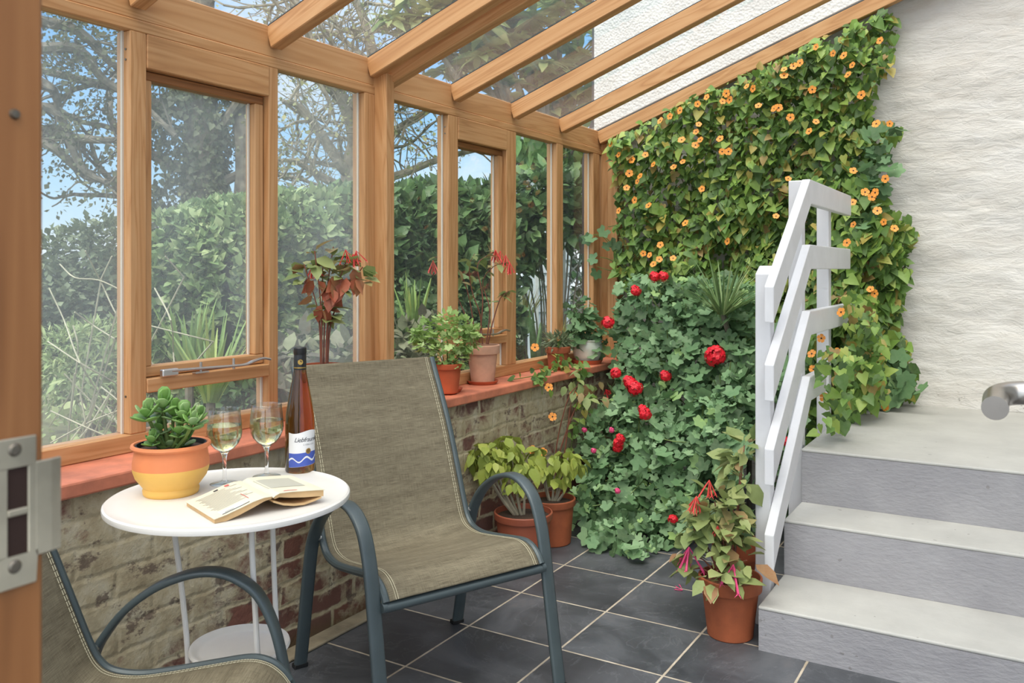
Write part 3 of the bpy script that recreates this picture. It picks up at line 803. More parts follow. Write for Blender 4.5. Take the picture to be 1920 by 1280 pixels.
# wine glasses
def make_glass(label):
    t = thing('wine_glass', (0, 0, 0), label, 'wine glass', 'stemmed wine glasses on the table')
    outer = [(0, .0795), (.012, .0815), (.024, .089), (.034, .101), (.0405, .116), (.0425, .128), (.0415, .147), (.039, .168), (.0375, .186)]
    inner = [(r-.0011 if r > .01 else max(0, r-.001), z+(.0012 if z < .1 else 0)) for r, z in outer]
    MB().lathe(outer+[(.0368, .1866)]+inner[::-1], 48).build('bowl', M['thin'], t, True, fix=True, sharp=60)
    MB().lathe([(0, .0004), (.034, .0004), (.0352, .0012), (.033, .0022), (.012, .005), (.0065, .009)], 40).build('foot', M['thin'], t, True, sharp=60)
    MB().lathe([(0, .0075), (.006, .008), (.0062, .010), (.0046, .022), (.0042, .045), (.0052, .066), (.0085, .0765), (.0122, .0808), (0, .0793)], 32).build('stem', M['clear'], t, True, sharp=60)
    w = [(max(0, r-.0013), z+.0014) for r, z in outer if z < .145]; zt = .146
    MB().lathe([(0, w[0][1])]+w[1:]+[(.0402, zt), (0, zt)], 40).build('wine', M['wine'], t, True, sharp=50)
    return t
g1 = make_glass('nearer wine glass of white wine standing against the jade pot'); g1.location = tuple(onZ(421, 907, jz))
g2 = dup(g1); g2['label'] = 'wine glass of white wine standing next to the amber bottle'; g2.location = tuple(onZ(500, 893, jz))

# bottle
pb = onZ(562.5, 882, jz)
bt = thing('wine_bottle', pb, 'amber wine bottle with a white and blue label on the table', 'bottle')
rb = .0385
MB().lathe([(0, .006), (.03, .002), (.036, 0), (rb, .004), (rb, .10), (rb-.0003, .125), (.0365, .15), (.031, .185), (.0235, .225), (.0175, .255), (.0148, .275), (.0145, .318), (0, .318)], 56).build('body', M['amber'], bt, True)
MB().lathe([(0, .309), (.0140, .309), (.0152, .270), (.0162, .268), (.0163, .303), (.0158, .306), (.0158, .309), (.0166, .311), (.0166, .325), (.015, .327), (0, .327)], 40).build('screw_cap', M['cap'], bt, True, sharp=30)
MB().lathe([(.01655, .2725), (.01665, .2735), (.01655, .275), (.0160, .275), (.0160, .2725)], 40, close=True).build('gold_ring', M['gold'], bt, True)
aim = math.atan2(-pb[1], -pb[0])+.27      # label turned towards the room
def wrap(pts, r, z0): return [(r*math.cos(aim+x/r), r*math.sin(aim+x/r), z0+y) for x, y in pts]
def patch(x0, x1, top, bot, r, n=40):
    b = MB(); vs = []
    for i in range(n+1):
        x = x0+(x1-x0)*i/n; vs += wrap([(x, bot(x)), (x, top(x))], r, 0)
    return b.add(vs, [(2*i, 2*i+2, 2*i+3, 2*i+1) for i in range(n)])
lb = patch(-.042, .042, lambda x: .108+.004*math.sin(x*70+.4)+.10*x*x*8, lambda x: .019+.003*x/.04, rb+.0004).build('label', M['label'], bt, True, fix=False); lb['label'] = 'white and blue wave wine label'
patch(-.0418, .0418, lambda x: .0545+.0015*math.sin(x*60), lambda x: .0195+.003*x/.04, rb+.0007).build('blue_wave', M['blue'], lb, True, fix=False)
wv = lambda x: .036+.0055*math.sin(x*165+.6)+.06*x
patch(-.0418, .0418, lambda x: wv(x)+.0032+.001*math.sin(x*90), lambda x: wv(x)-.0012, rb+.0010, 60).build('white_wave', M['white_ink_glare'], lb, True, fix=False)
b = MB(); vs = wrap([(.012+.0075*math.cos(2*PI*k/24), .058+.0075*math.sin(2*PI*k/24)) for k in range(24)], rb+.0012, 0); b.add(vs, [tuple(range(24))]); b.build('gold_seal', M['gold'], lb, fix=False)
b = MB(); vs = wrap([(.012+.0048*math.cos(2*PI*k/24), .058+.0048*math.sin(2*PI*k/24)) for k in range(24)], rb+.0014, 0); b.add(vs, [tuple(range(24))]); b.build('seal_centre', plain('brown_seal_print', (120, 92, 50), .5), lb, fix=False)
def text_on(parent, txt, size, cx, zb, r, mat, name, shear=0., space=1.):
    cu = bpy.data.curves.new('t', 'FONT'); cu.body = txt; cu.size = size; cu.shear = shear; cu.space_character = space; cu.align_x = 'CENTER'; cu.resolution_u = 3
    ob = bpy.data.objects.new('t', cu); C.objects.link(ob); dg = bpy.context.evaluated_depsgraph_get(); dg.update()
    me = bpy.data.meshes.new_from_object(ob.evaluated_get(dg)); bpy.data.objects.remove(ob)
    for v in me.vertices:
        x, y = v.co.x+cx, v.co.y; v.co = wrap([(x, y)], r, zb)[0]
    me.materials.clear(); me.materials.append(mat); me.name = name
    o = bpy.data.objects.new(name, me); C.objects.link(o); o.parent = parent; return o
text_on(lb, 'Liebfraumilch', .0165, .0135, .083, rb+.0009, M['ink'], 'script_lettering', .35, .9)
text_on(lb, 'LIEBLICH', .0055, .014, .0735, rb+.0009, M['ink'], 'small_lettering', 0., 1.5)
b = MB(); vs = [(.0169*math.cos(aim-.2+x/.0169), .0169*math.sin(aim-.2+x/.0169), .289+y) for x, y in [(.007*math.cos(2*PI*k/20), .007*math.sin(2*PI*k/20)) for k in range(20)]]; b.add(vs, [tuple(range(20))]); b.build('cap_emblem', M['gold'], bt, fix=False)

# book, lying open face down
A0 = onZ(512, 927, ZT+.036); B0 = onZ(446, 895, ZT+.036)
sd = nrm(np.array([B0[0]-A0[0], B0[1]-A0[1], 0])); LB = .176
cr = np.array([sd[1], -sd[0], 0.]) # to the right of the spine seen from the near end
bk = thing('open_paperback', (A0[0], A0[1], jz), 'cream paperback lying open face down on the white table', 'book')
def bp(y, x, z): return tuple(sd*y+cr*x+np.array([0, 0, z]))
lc = [(-.002, .037), (-.02, .0375), (-.045, .033), (-.075, .024), (-.105, .0155), (-.130, .0105)]
rc = [(.004, .037), (.015, .041), (.04, .040), (.075, .0365), (.105, .0335), (.124, .031)]
def ribbon(b, top, th, y0, y1, skew=0.):
    n = len(top); vs = []
    for y in (y0, y1):
        for (x, z) in top: vs.append(bp(y+skew*abs(x), x, z))
        for (x, z) in top: vs.append(bp(y+skew*abs(x), x, max(z-th(x), .0006)))
    fs = []
    for i in range(n-1):
        fs += [(i, i+1, 2*n+i+1, 2*n+i), (n+i, 3*n+i, 3*n+i+1, n+i+1), (i, n+i, n+i+1, i+1), (2*n+i, 2*n+i+1, 3*n+i+1, 3*n+i)]
    fs += [(0, 2*n, 3*n, n), (n-1, 2*n-1, 4*n-1, 3*n-1)]
    return b.add(vs, fs)
b = MB(); ribbon(b, lc, lambda x: .0012, -.001, LB); ribbon(b, rc, lambda x: .0012, -.001, LB)
ribbon(b, [(-.003, .0372), (0, .034), (.005, .0372)], lambda x: .0012, -.001, LB)
cv = b.build('cover', M['cover'], bk)
b = MB(); ribbon(b, [(x*.985, z-.0014) for x, z in lc], lambda x: .004+.010*min(1, abs(x)/.05), .002, LB-.003)
ribbon(b, [(x*.985, z-.0014) for x, z in rc], lambda x: .006+.008*min(1, abs(x)/.05), .002, LB-.003)
rr = [(.002, .026), (.025, .016), (.05, .0105), (.075, .0085), (.10, .0125), (.117, .0165)]
ribbon(b, rr, lambda x: .0045, .002, LB-.003)
b.build('page_block', M['page'], bk)
def onleft(x): return float(np.interp(-x, [-p[0] for p in lc], [p[1] for p in lc]))+.0007
def strip(b, x0, x1, y0, y1, fn=onleft):
    n = 6; vs = []
    for i in range(n+1):
        x = x0+(x1-x0)*i/n; vs += [bp(y0, x, fn(x)), bp(y1, x, fn(x))]
    b.add(vs, [(2*i, 2*i+2, 2*i+3, 2*i+1) for i in range(n)])
b = MB()
for k in range(15):
    y = .150-k*.0078; strip(b, -.116+.004*(k % 3), -.022-.010*((k*7) % 4), y, y+.0026)
b.build('blurb_lines', M['greyink'], cv, fix=False)
b = MB(); strip(b, -.112, -.062, .006, .028); b.build('glare_patch', M['white_ink_glare'], cv, fix=False)  # glare reflected on the cover, drawn as a small white patch
def onl2(x): return onleft(x)+.0004
b = MB(); strip(b, -.110, -.050, .006, .0085, onl2); b.build('dark_rule', M['ink'], cv, fix=False)
b = MB(); strip(b, -.102, -.082, .011, .017, onl2); b.build('small_print', M['greyink'], cv, fix=False)
b = MB(); strip(b, -.072, -.062, .158, .165, onl2); b.build('dark_emblem', M['ink'], cv, fix=False)
onr = lambda x: float(np.interp(x, [p[0] for p in rc], [p[1] for p in rc]))+.0007
for a_ in ((-.046, -.036, .158, .168, onl2), (-.044, -.0425, .03, .075, onl2), (.03, .062, .010, .014, onr)): b = MB(); strip(b, *a_); b.build('red_print', M['redink'], cv, fix=False)
b = MB(); strip(b, .012, .10, .05, .14, onr); b.build('cover_picture', M['greyink'], cv, fix=False)
#PART3
# ================================================================== POTS
SZ = .722
def potprof(r, h, rim=.28, flare=.72, lip=.006, t=.006, soil=.82):
    rb_ = r*flare; zr = h*(1-rim); rr = rb_+(r-lip-rb_)*(zr/h)
    return [(0, 0), (rb_-.004, 0), (rb_, .004), (rr, zr), (r-.001, zr+.002), (r, zr+.006), (r+.001, h-.003), (r-.001, h), (r-t, h), (r-t-.003, h*soil), (0, h*soil)]
def pot(t, r, h, mat, earth='soil', **k):
    MB().lathe(potprof(r, h, **k), 44).build('pot', M[mat], t, True, sharp=30)
    zs = h*k.get('soil', .82); MB().lathe([(0, zs+.010), (r*.5, zs+.008), (r-.010, zs+.002)], 28).build('soil', M[earth], t)
def saucer(p, r, mat, label, h=.017):
    s = MB().lathe([(0, 0), (r-.012, 0), (r, h), (r-.004, h), (r-.014, .005), (0, .005)], 40).build('plant_saucer', M[mat], None, True, sharp=30)
    s.location = tuple(p); return tag(s, label, 'saucer')
def flower_mesh(name, kind):
    b = MB()
    if kind == 'thun':       # five blunt petals round a dark eye, facing +z
        for k in range(5):
            q = 2*PI*k/5; ring = [(0, 0, 0)]
            for a, r in ((-.52, .55), (-.58, .9), (-.25, 1.04), (0, 1.0), (.25, 1.04), (.58, .9), (.52, .55)):
                ring.append((r*math.cos(q+a), r*math.sin(q+a), .10*r*r-.02))
            b.add(ring, [(0, i, i+1) for i in range(1, 7)])
        b.cur = 1
        b.lathe([(0, .10), (.19, .08), (.22, .0)], 10)
        b.cur = 2; b.tube([(0, 0, 0), (0, -.05, -.5), (0, -.25, -.9)], [.12, .22, .06], 6)
    if kind == 'head':       # geranium head: many small flowers on a dome
        r_ = np.random.default_rng(4)
        for k in range(20):
            z = 1-1.5*(k+.5)/20; q = k*2.39996; s = math.sqrt(1-z*z); d = np.array([s*math.cos(q), s*math.sin(q), z])
            x = nrm(np.cross(d, (.3, .1, 1))); y = np.cross(d, x); c = d*r_.uniform(.6, 1.05)
            for j in range(5):
                a = 2*PI*j/5+r_.uniform(-.2, .2); e = x*math.cos(a)+y*math.sin(a); f = np.cross(d, e)
                b.add([c, c+e*.24+f*.19+d*.05, c+e*.46+f*.14+d*.02, c+e*.46-f*.14+d*.0, c+e*.24-f*.19+d*.05], [(0, 1, 2, 3, 4)])
        b.cur = 1
        for k in range(8):
            q = k*.9; b.tube([(0, 0, -.6), (.5*math.cos(q), .5*math.sin(q), -.05)], .03, 4)
        b.tube([(0, 0, -.55), (0, 0, -1.6)], .05, 5)
    if kind == 'fuch':       # long tubular fuchsia flowers hanging in a cluster
        r_ = np.random.default_rng(6)
        for k in range(7):
            q = k*2.4; o_ = r_.uniform(.15, .75); d = np.array([math.cos(q)*o_, math.sin(q)*o_, -1]); e = d*r_.uniform(.9, 1.15)
            b.tube([(0, 0, 0), d*.4, e], [.025, .035, .065], 6)
            for j in range(4):
                a = 2*PI*j/4+k; b.add([e+np.array([.05*math.cos(a+.8), .05*math.sin(a+.8), 0]), e+np.array([.24*math.cos(a), .24*math.sin(a), -.14]), e+np.array([.05*math.cos(a-.8), .05*math.sin(a-.8), 0])], [(0, 1, 2)])
    me = bpy.data.meshes.new(name); me.from_pydata(b.v, [], b.f)
    return me, b.mi
def flowers(mats, kind, name):
    me, mi = flower_mesh(name, kind)
    for m in mats: me.materials.append(m)
    if len(mats) > 1: me.polygons.foreach_set('material_index', mi)
    me.update(); return me
F_thun = flowers([M['orange'], M['eye'], M['stem']], 'thun', 'orange_flower')
F_ger = flowers([M['red'], M['stem']], 'head', 'scarlet_flower_head')
F_pinkh = flowers([M['pink'], M['stem']], 'head', 'pink_flower_head')
F_coral = flowers([M['coral']], 'fuch', 'coral_flower_cluster'); F_pink = flowers([M['pink']], 'fuch', 'pink_flower_cluster'); F_redf = flowers([M['red']], 'fuch', 'red_flower_cluster')
def bloom(me, name, parent, loc, s, face=(0, 0, 1), off=(0, 0, 0)):
    o = bpy.data.objects.new(name, me); C.objects.link(o); o.parent = parent
    z = Vector(face).normalized(); q = z.to_track_quat('Z', 'Y')
    o.location = tuple(np.array(loc)-np.array(off)); o.rotation_mode = 'QUATERNION'; o.rotation_quaternion = q @ Vector((0, 0, 1)).to_track_quat('Z', 'Y') @ __import__('mathutils').Quaternion((0, 0, 1), rng.uniform(0, 6.28)); o.scale = (s, s, s); return o
def blob(tm, c, rad, n, s, up=.35, out=1., vr=.3, shell=.55):
    """leaves around an ellipsoid, pointing outwards"""
    d = nrm(rnd(n)); r = shell+(1-shell)*rng.random(n)**.6
    p = np.array(c)+d*r[:, None]*np.array(rad)
    ax = nrm(d*out+rnd(n, .45)+np.array([0, 0, up*-.4])); nm = nrm(d*.5+np.array([0, 0, 1.])*(.5+up)+rnd(n, .35))
    return cloud(tm, p, ax, nm, rsc(n, s, vr))
LOB, OVA, HEA, LAN = T_lobed(), T_ovate(), T_heart(), T_lance()
def lp(t, u, v, z): return at(u, v, z)-np.array(t.location)

# --- rusty red fuchsia behind the chair
p = onX(606, 700, -2.155); p[2] = SZ
t = thing('potted_fuchsia', p, 'fuchsia with rusty red leaves in the terracotta pot behind the chair back', 'potted plant')
pot(t, .073, .198, 'terr', flare=.7)
z0 = float((p-O) @ FW); b = MB(); parts = []; rp = []
for (u, v, zz) in ((590, 470, -.03), (625, 462, .02), (655, 475, 0), (605, 500, .05), (680, 500, .02), (640, 520, -.03), (570, 495, 0)):
    w = lp(t, u, v, z0+zz); bs = np.array([w[0]*.12+rng.uniform(-.01, .01), w[1]*.12, .16]); path = spline([bs, bs*.5+w*.5+np.array([0, 0, .02])-np.array([w[0]*.3, w[1]*.3, 0]), w], 5)
    b.tube(path, [.0032]*6+[.0022]*5, 6)
    n = 10; d = nrm(rnd(n)*np.array([1, 1, .3])); parts.append(cloud(OVA, w+d*.006-np.array([0, 0, 1])*rng.random((n, 1))*.07, d+np.array([0, 0, -.12]), np.array([0, 0, 1.])+rnd(n, .25), rsc(n, .064)))
    k = path[5]; n = 3; d = nrm(rnd(n)*np.array([1, 1, .3])); parts.append(cloud(OVA, np.repeat([k], n, 0), d, np.array([0, 0, 1.])+rnd(n, .3), rsc(n, .06)))
b.build('stem', M['rstem'], t, True)
leaves('foliage', M['L_fuchg'], t, parts)
for (u, v) in ((595, 545), (615, 560), (605, 590), (640, 540), (668, 535)):
    n = 7; w = lp(t, u, v, z0-.02); d = nrm(rnd(n)*.5+np.array([0, 0, -1])); rp.append(cloud(OVA, w+rnd(n, .014)+np.array([0, 0, .03]), d, rnd(n), rsc(n, .062)))
leaves('red_foliage', M['L_fuchr'], t, rp)['label'] = 'drooping rusty red leaves'
for (u, v) in ((648, 468), (662, 476), (585, 498), (668, 470)): bloom(F_coral, 'flower_cluster', t, lp(t, u, v, z0-.03), .04, (.2, -.4, .9))

# --- bushy herb
p = onZ(838, 734, SZ+.010); 
saucer(onZ(838, 734, SZ), .070, 'terr_orange', 'orange terracotta saucer under the bushy green herb')
p[2] = SZ+.0055
t = thing('potted_herb', p, 'bushy soft green herb in a bright terracotta pot on the sill', 'potted plant')
pot(t, .068, .128, 'terr_orange', rim=.2, flare=.72, soil=.86); z0 = float((p-O) @ FW)
parts = []; b = MB()
for (u, v, r, dz) in ((808, 618, .055, 0), (838, 606, .05, .03), (868, 612, .045, 0), (800, 640, .05, -.02), (840, 640, .065, -.02), (875, 640, .05, .03), (830, 668, .055, -.02), (858, 672, .04, 0), (885, 622, .03, .0), (785, 628, .03, 0)):
    w = lp(t, u, v, z0+dz); parts.append(blob(LOB, w, (r, r, r*.8), 62, .026, .7)); b.tube(spline([(w[0]*.15, w[1]*.15, .11), w*.6+np.array([0, 0, .03]), w], 4), .002, 5)
b.build('stem', M['stem'], t); leaves('foliage', M['L_herb'], t, parts)

# --- pale pot with tall fuchsia
p = onZ(905, 719, SZ); saucer(p, .075, 'terr', 'terracotta saucer under the pale flower pot'); p = p.copy(); p[2] = SZ+.0055
t = thing('potted_fuchsia', p, 'leggy fuchsia with hanging coral flowers in a pale chalky pot', 'potted plant')
pot(t, .080, .178, 'terr_pale', rim=.24, flare=.68, soil=.9); z0 = float((p-O) @ FW)
b = MB(); parts = []
arms = [[(893, 645), (880, 560), (862, 510), (838, 482), (815, 482)], [(898, 645), (905, 560), (895, 500), (912, 480), (930, 470)], [(912, 645), (918, 580), (905, 530), (925, 500), (950, 492)], [(915, 645), (925, 600), (938, 560), (950, 548), (955, 545)], [(890, 645), (872, 590), (850, 545), (834, 545)], [(905, 645), (900, 590), (885, 545), (880, 500), (890, 475)]]
for k, a in enumerate(arms):
    pts = [lp(t, u, v, z0+(.02*math.sin(3*k+i) if i else 0)) for i, (u, v) in enumerate(a)]; path = spline(pts, 5); b.tube(path, list(np.linspace(.0035, .0014, len(path))), 6)
    for q in path[9::2]:
        n = 2; d = nrm(rnd(n)*np.array([1, 1, .5])+np.array([0, 0, -.3])); parts.append(cloud(OVA, np.repeat([q], n, 0), d, np.array([0, 0, 1.])+rnd(n, .3), rsc(n, .046, .35)))
b.build('stem', M['rstem'], t, True); leaves('foliage', M['L_fuchg'], t, parts)
for (u, v, s) in ((812, 488, .055), (929, 468, .05), (948, 478, .045), (955, 490, .05), (842, 492, .03), (938, 470, .03)): bloom(F_coral, 'flower_cluster', t, lp(t, u, v, z0), s, (.05, -.1, 1))

# --- small terracotta pot with a prickly succulent
p = onZ(1046, 692, SZ); saucer(p, .062, 'terr', 'small terracotta saucer under the prickly succulent'); p = p.copy(); p[2] = SZ+.0055
t = thing('potted_succulent', p, 'prickly grey green succulent in a small terracotta pot on the sill', 'potted plant')
pot(t, .068, .118, 'terr_brown', rim=.3, flare=.74, soil=.9); z0 = float((p-O) @ FW)
leaves('foliage', M['L_cactus'], t, [blob(LAN, (0, 0, .14), (.06, .06, .04), 240, .036, .0, 1.4)])
b = MB()
for k in range(14):
    q = k*2.4; b.tube([(0.02*math.cos(q), .02*math.sin(q), .105), (.045*math.cos(q), .045*math.sin(q), .15+.03*math.sin(k))], [.009, .006], 6)
b.build('stem', M['L_cactus'], t, True); bloom(F_redf, 'flower', t, lp(t, 1054, 622, z0), .02, (0, .2, 1)); b = MB(); b.tube([(0.01, 0, .13), lp(t, 1054, 626, z0)], .002, 5); b.build('flower_stalk', M['stem'], t)

# --- white glazed pot with an ivy geranium
p = np.array([-2.152, 4.395, SZ]); saucer(p, .088, 'terr', 'terracotta saucer under the white glazed pot', .024); p = p.copy(); p[2] = SZ+.0055
t = thing('potted_geranium', p, 'leafy geranium in a round white glazed pot near the corner', 'potted plant')
MB().lathe([(0, 0), (.055, 0), (.060, .004), (.078, .04), (.086, .075), (.086, .10), (.080, .118), (.080, .123), (.086, .127), (.086, .131), (.079, .132), (.075, .12), (.07, .115), (0, .115)], 48).build('pot', M['glaze'], t, True, sharp=40)
MB().lathe([(0, .122), (.074, .117)], 24).build('soil', M['soil'], t); z0 = float((p-O) @ FW)
parts = []; b = MB()
for (u, v, r, n) in ((1085, 620, .05, 26), (1110, 612, .05, 26), (1072, 635, .04, 16), (1098, 590, .05, 14), (1078, 575, .04, 12), (1105, 570, .03, 8), (1092, 645, .03, 10), (1112, 650, .03, 10), (1128, 625, .04, 10)):
    w = lp(t, u, v, z0-.03); parts.append(blob(LOB, w, (r, r, r), n, .058, .6)); b.tube(spline([(0, 0, .115), w*.5+np.array([0, 0, .05]), w], 4), .0025, 5)
b.build('stem', M['stem'], t); leaves('foliage', M['L_ger'], t, parts)

# --- floor pots
def yellow(name, p, r, h, mat, spots, label, tall):
    t = thing('potted_shrub', p, label, 'potted plant'); pot(t, r, h, mat, rim=.16, flare=.8, soil=.88); z0 = float((np.array(p)-O) @ FW); parts = []; b = MB()
    for (u, v, rad, n, dz) in spots:
        w = lp(t, u, v, z0+dz); w[0] = max(w[0], -2.05-p[0])
        q = np.array([w[0]*.15, w[1]*.15, h*.86]); path = spline([q, q*.55+w*.45+np.array([.0, 0, -.02]), w], 5); b.tube(path, list(np.linspace(.008, .003, len(path))), 6)
        d = nrm(rnd(n)); pp = w+d*np.array([rad, rad, rad*.6]); pp[:, 0] = np.maximum(pp[:, 0], -2.06-p[0])
        parts.append(cloud(OVA, pp, nrm(d*.5+np.array([0, 0, -.9])+rnd(n, .3)), nrm(d+np.array([0, 0, .5])+rnd(n, .2)), rsc(n, .058)))
    b.build('stem', M['bark2'], t, True); leaves('foliage', M['L_yel'], t, parts); return t
p = onX(988, 958, -1.945); p = np.array([-1.895, 3.235, 0.])
yellow('a', p, .128, .20, 'terr_plastic', [(880, 852, .05, 26, .0), (905, 845, .055, 34, -.02), (930, 838, .05, 30, .03), (955, 830, .05, 26, .05), (960, 858, .05, 26, .0), (925, 868, .05, 26, -.03), (965, 900, .04, 16, -.03), (985, 870, .04, 20, 0), (895, 875, .04, 14, .02)], 'yellow green shrub in the larger terracotta pot by the brick wall', 0)
p = np.array([-1.885, 3.48, 0.])
yellow('b', p, .108, .205, 'terr_brown', [(1040, 862, .045, 26, 0), (1065, 858, .045, 28, 0), (1082, 868, .04, 18, 0), (1020, 880, .04, 18, .02), (1050, 890, .03, 12, 0), (1010, 850, .04, 16, .05)], 'yellow green shrub in the terracotta pot half hidden behind the larger one', 0)

# --- fuchsia pot beside the railing
p = onZ(1369, 1189, 0)
t = thing('potted_fuchsia', p, 'pink flowered fuchsia in a brown terracotta pot at the foot of the steps', 'potted plant')
pot(t, .107, .205, 'terr_brown', 'gritsoil', rim=.22, flare=.72, soil=.86); z0 = float((p-O) @ FW)
parts = []; b = MB()
for (u, v, r, n, dz) in ((1390, 860, .05, 14, .10), (1400, 835, .04, 10, .12), (1395, 900, .05, 14, .08), (1340, 940, .07, 30, .06), (1375, 955, .07, 26, .04), (1320, 965, .06, 24, .05), (1300, 990, .05, 18, .04), (1350, 985, .06, 22, .0), (1385, 995, .05, 16, -.02), (1330, 1010, .05, 16, .0), (1380, 1030, .05, 12, -.06), (1345, 1070, .035, 8, -.09), (1330, 1085, .03, 6, -.1), (1400, 1050, .04, 8, -.06), (1390, 1010, .05, 14, -.04), (1290, 1040, .04, 14, .05), (1285, 1070, .03, 10, .04), (1370, 1090, .03, 6, -.10)):
    w = lp(t, u, v, z0+dz); w[0] = min(w[0], -.875-p[0]) if w[2] > .3 or dz > .05 else w[0]
    q = np.array([w[0]*.2, w[1]*.2, .17]); b.tube(spline([q, q*.5+w*.5+np.array([0, 0, .03]), w], 4), [.004]*4+[.0022]*5, 6)
    parts.append(blob(OVA, w, (r, r, r*.8), n, .062, .5, 1.1, .35, .2))
b.build('stem', M['rstem'], t, True); leaves('foliage', M['L_fuchg'], t, parts)
for (u, v, s, dz) in ((1292, 1025, .075, .02), (1375, 1058, .07, -.11), (1306, 930, .05, .0), (1330, 900, .05, .03), (1346, 985, .03, -.03)):
    bloom(F_pink if v > 1000 else F_coral, 'flower_cluster', t, lp(t, u, v, z0+dz), s, (.15, -.1, 1))
q = onZ(1280, 1106, .006); o = bloom(F_pink, 'fallen_flower', None, q, .026, (.8, -.3, .12)); tag(o, 'small pink fallen blossom lying on the slate floor near the fuchsia pot', 'flower')
p2 = np.array([-.945, 3.19, 0.]); t = thing('potted_geranium', p2, 'terracotta pot half hidden behind the pink fuchsia, against the railing post', 'potted plant'); pot(t, .085, .25, 'terr')
leaves('foliage', M['L_ger'], t, [blob(LOB, (-.02, .03, .36), (.09, .09, .12), 60, .055)])
MB().tube([(0, 0, .2), (-.02, .03, .36)], .004, 6).build('stem', M['stem'], t)

# ================================================================== CLIMBING VINE
off = (-1.0, 4.86, .55)
VP = [(1133, 262), (1200, 234), (1290, 184), (1400, 132), (1480, 98), (1560, 62), (1640, 27), (1672, 8), (1680, 60), (1670, 130), (1640, 160), (1638, 225), (1690, 235), (1680, 265), (1650, 300), (1652, 350), (1668, 390), (1698, 405), (1716, 440), (1700, 500), (1710, 490), (1688, 560), (1684, 620), (1700, 640), (1712, 690), (1722, 735), (1690, 745), (1695, 765), (1640, 762), (1590, 795), (1540, 825), (1512, 842), (1495, 760), (1420, 640), (1400, 560), (1260, 540), (1180, 545), (1140, 500), (1128, 450), (1152, 420), (1135, 380), (1160, 330), (1140, 300)]
vine = thing('climbing_vine', off, 'black eyed susan vine with orange flowers covering the white end wall', 'climbing plant')
def vsurf(u, v):
    y = 4.66+.07*vnoise(u/1000, v/1000, 14., 3, 3)
    edge = np.clip((u-1600)/120, 0, 1)
    y = y+edge*.12
    return y
def vtop(p):    # keep leaves under the roof timbers
    return p[:, 2] < roofz(p[:, 0])-.10
def vecat(UV, Y):
    d = (UV[:, 0]-960)/F; r = np.stack([d*ct-st, d*st+ct, (V0-UV[:, 1])/F], 1); return O+r*(Y/r[:, 1])[:, None]
N = 7600; UV = inpx(VP, N)
dens = vnoise(UV[:, 0]/1000, UV[:, 1]/1000, 9., 9, 3)
lower = np.clip((UV[:, 1]-480)/60, 0, 1)*(UV[:, 0] < 1450)
Y = vsurf(UV[:, 0], UV[:, 1])+np.abs(rng.normal(size=N))*.075
right = (UV[:, 0] > 1530) & (UV[:, 1] > 330)
Y = np.where(right, Y-.10*np.clip((1720-UV[:, 0])/120, 0, 1), Y); Y = np.minimum(Y, 4.872)
P = vecat(UV, Y); ok = vtop(P) & (P[:, 0] > -2.125) & (P[:, 2] > .57); P = P[ok]; Y = Y[ok]; UVk = UV[ok]; n = len(P)
ax = nrm(np.array([0, -.35, -.8])+rnd(n, .5)); nm = nrm(np.array([-.1, -1., .75])+rnd(n, .42))
sz = rsc(n, .051, .3)*(1.1-.25*np.clip((Y-4.6)/.25, 0, 1))
big = (UVk[:, 1] > 350)
sz = sz*np.where(big & (UVk[:, 0] > 1540), 1.12, 1.)
leaves('foliage', M['L_vine'], vine, [cloud(HEA, P, ax, nm, sz)], off)
# geranium-like lobed leaves straggling through the right of it
UV2 = inpx([(1600, 270), (1690, 240), (1665, 345), (1600, 420), (1560, 520), (1540, 640), (1600, 760), (1720, 735), (1700, 690), (1600, 660), (1590, 560), (1640, 380)], 170); P2 = vecat(UV2, 4.60+rng.random(170)*.1)
P2 = P2[P2[:, 2] > .60]; n = len(P2)
leaves('lobed_foliage', M['L_ger'], vine, [cloud(LOB, P2, rnd(n)+np.array([0, 0, -.5]), nrm(np.array([0, -1., .7])+rnd(n, .35)), rsc(n, .085))], off)['label'] = 'larger lobed leaves growing through the vine'
UV3 = inpx([(1512, 640), (1545, 560), (1600, 540), (1650, 600), (1665, 740), (1610, 778), (1560, 815), (1512, 842)], 1100)
P3 = vecat(UV3, np.where(UV3[:, 0] < 1568, 4.08+.5*rng.random(1100), 4.10+.5*rng.random(1100)))
P3 = P3[((P3[:, 2] > .575) & (P3[:, 0] > -.715)) | ((P3[:, 0] < -.86) & (P3[:, 2] > .2))]; n = len(P3)
UV4 = inpx([(1520, 690), (1575, 610), (1600, 700), (1590, 785), (1530, 835)], 160); P4 = vecat(UV4, 3.5+.6*rng.random(160)); P4 = P4[(P4[:, 0] > -.715) & (P4[:, 2] > .57) & (P4[:, 2] < .95)]
P3 = np.concatenate([P3, P4]); n = len(P3)
leaves('foliage', M['L_vine'], vine, [cloud(HEA, P3, nrm(np.array([0, -.35, -.7])+rnd(n, .5)), nrm(np.array([0, -1., .75])+rnd(n, .42)), rsc(n, .050, .3))], off)
b = MB()
for k in range(70):
    u, v = inpx(VP, 1)[0]; pts = []
    for j in range(5):
        q = vecat(np.array([[u, v]]), np.array([4.84]))[0]
        if inpoly(np.array([u]), np.array([v]), VP)[0]: pts.append(q)
        u += rng.uniform(-35, 35); v += rng.uniform(10, 60)
    pts = [q for q in pts if q[2] < roofz(q[0])-.12 and q[0] > -2.1 and q[2] > .58]
    if len(pts) > 2: b.tube(spline(pts, 3), .0028, 4)
b.build('stems', plain('brown_vine_stem', (112, 92, 62), .8, var=.2), vine, off=off, fix=False)
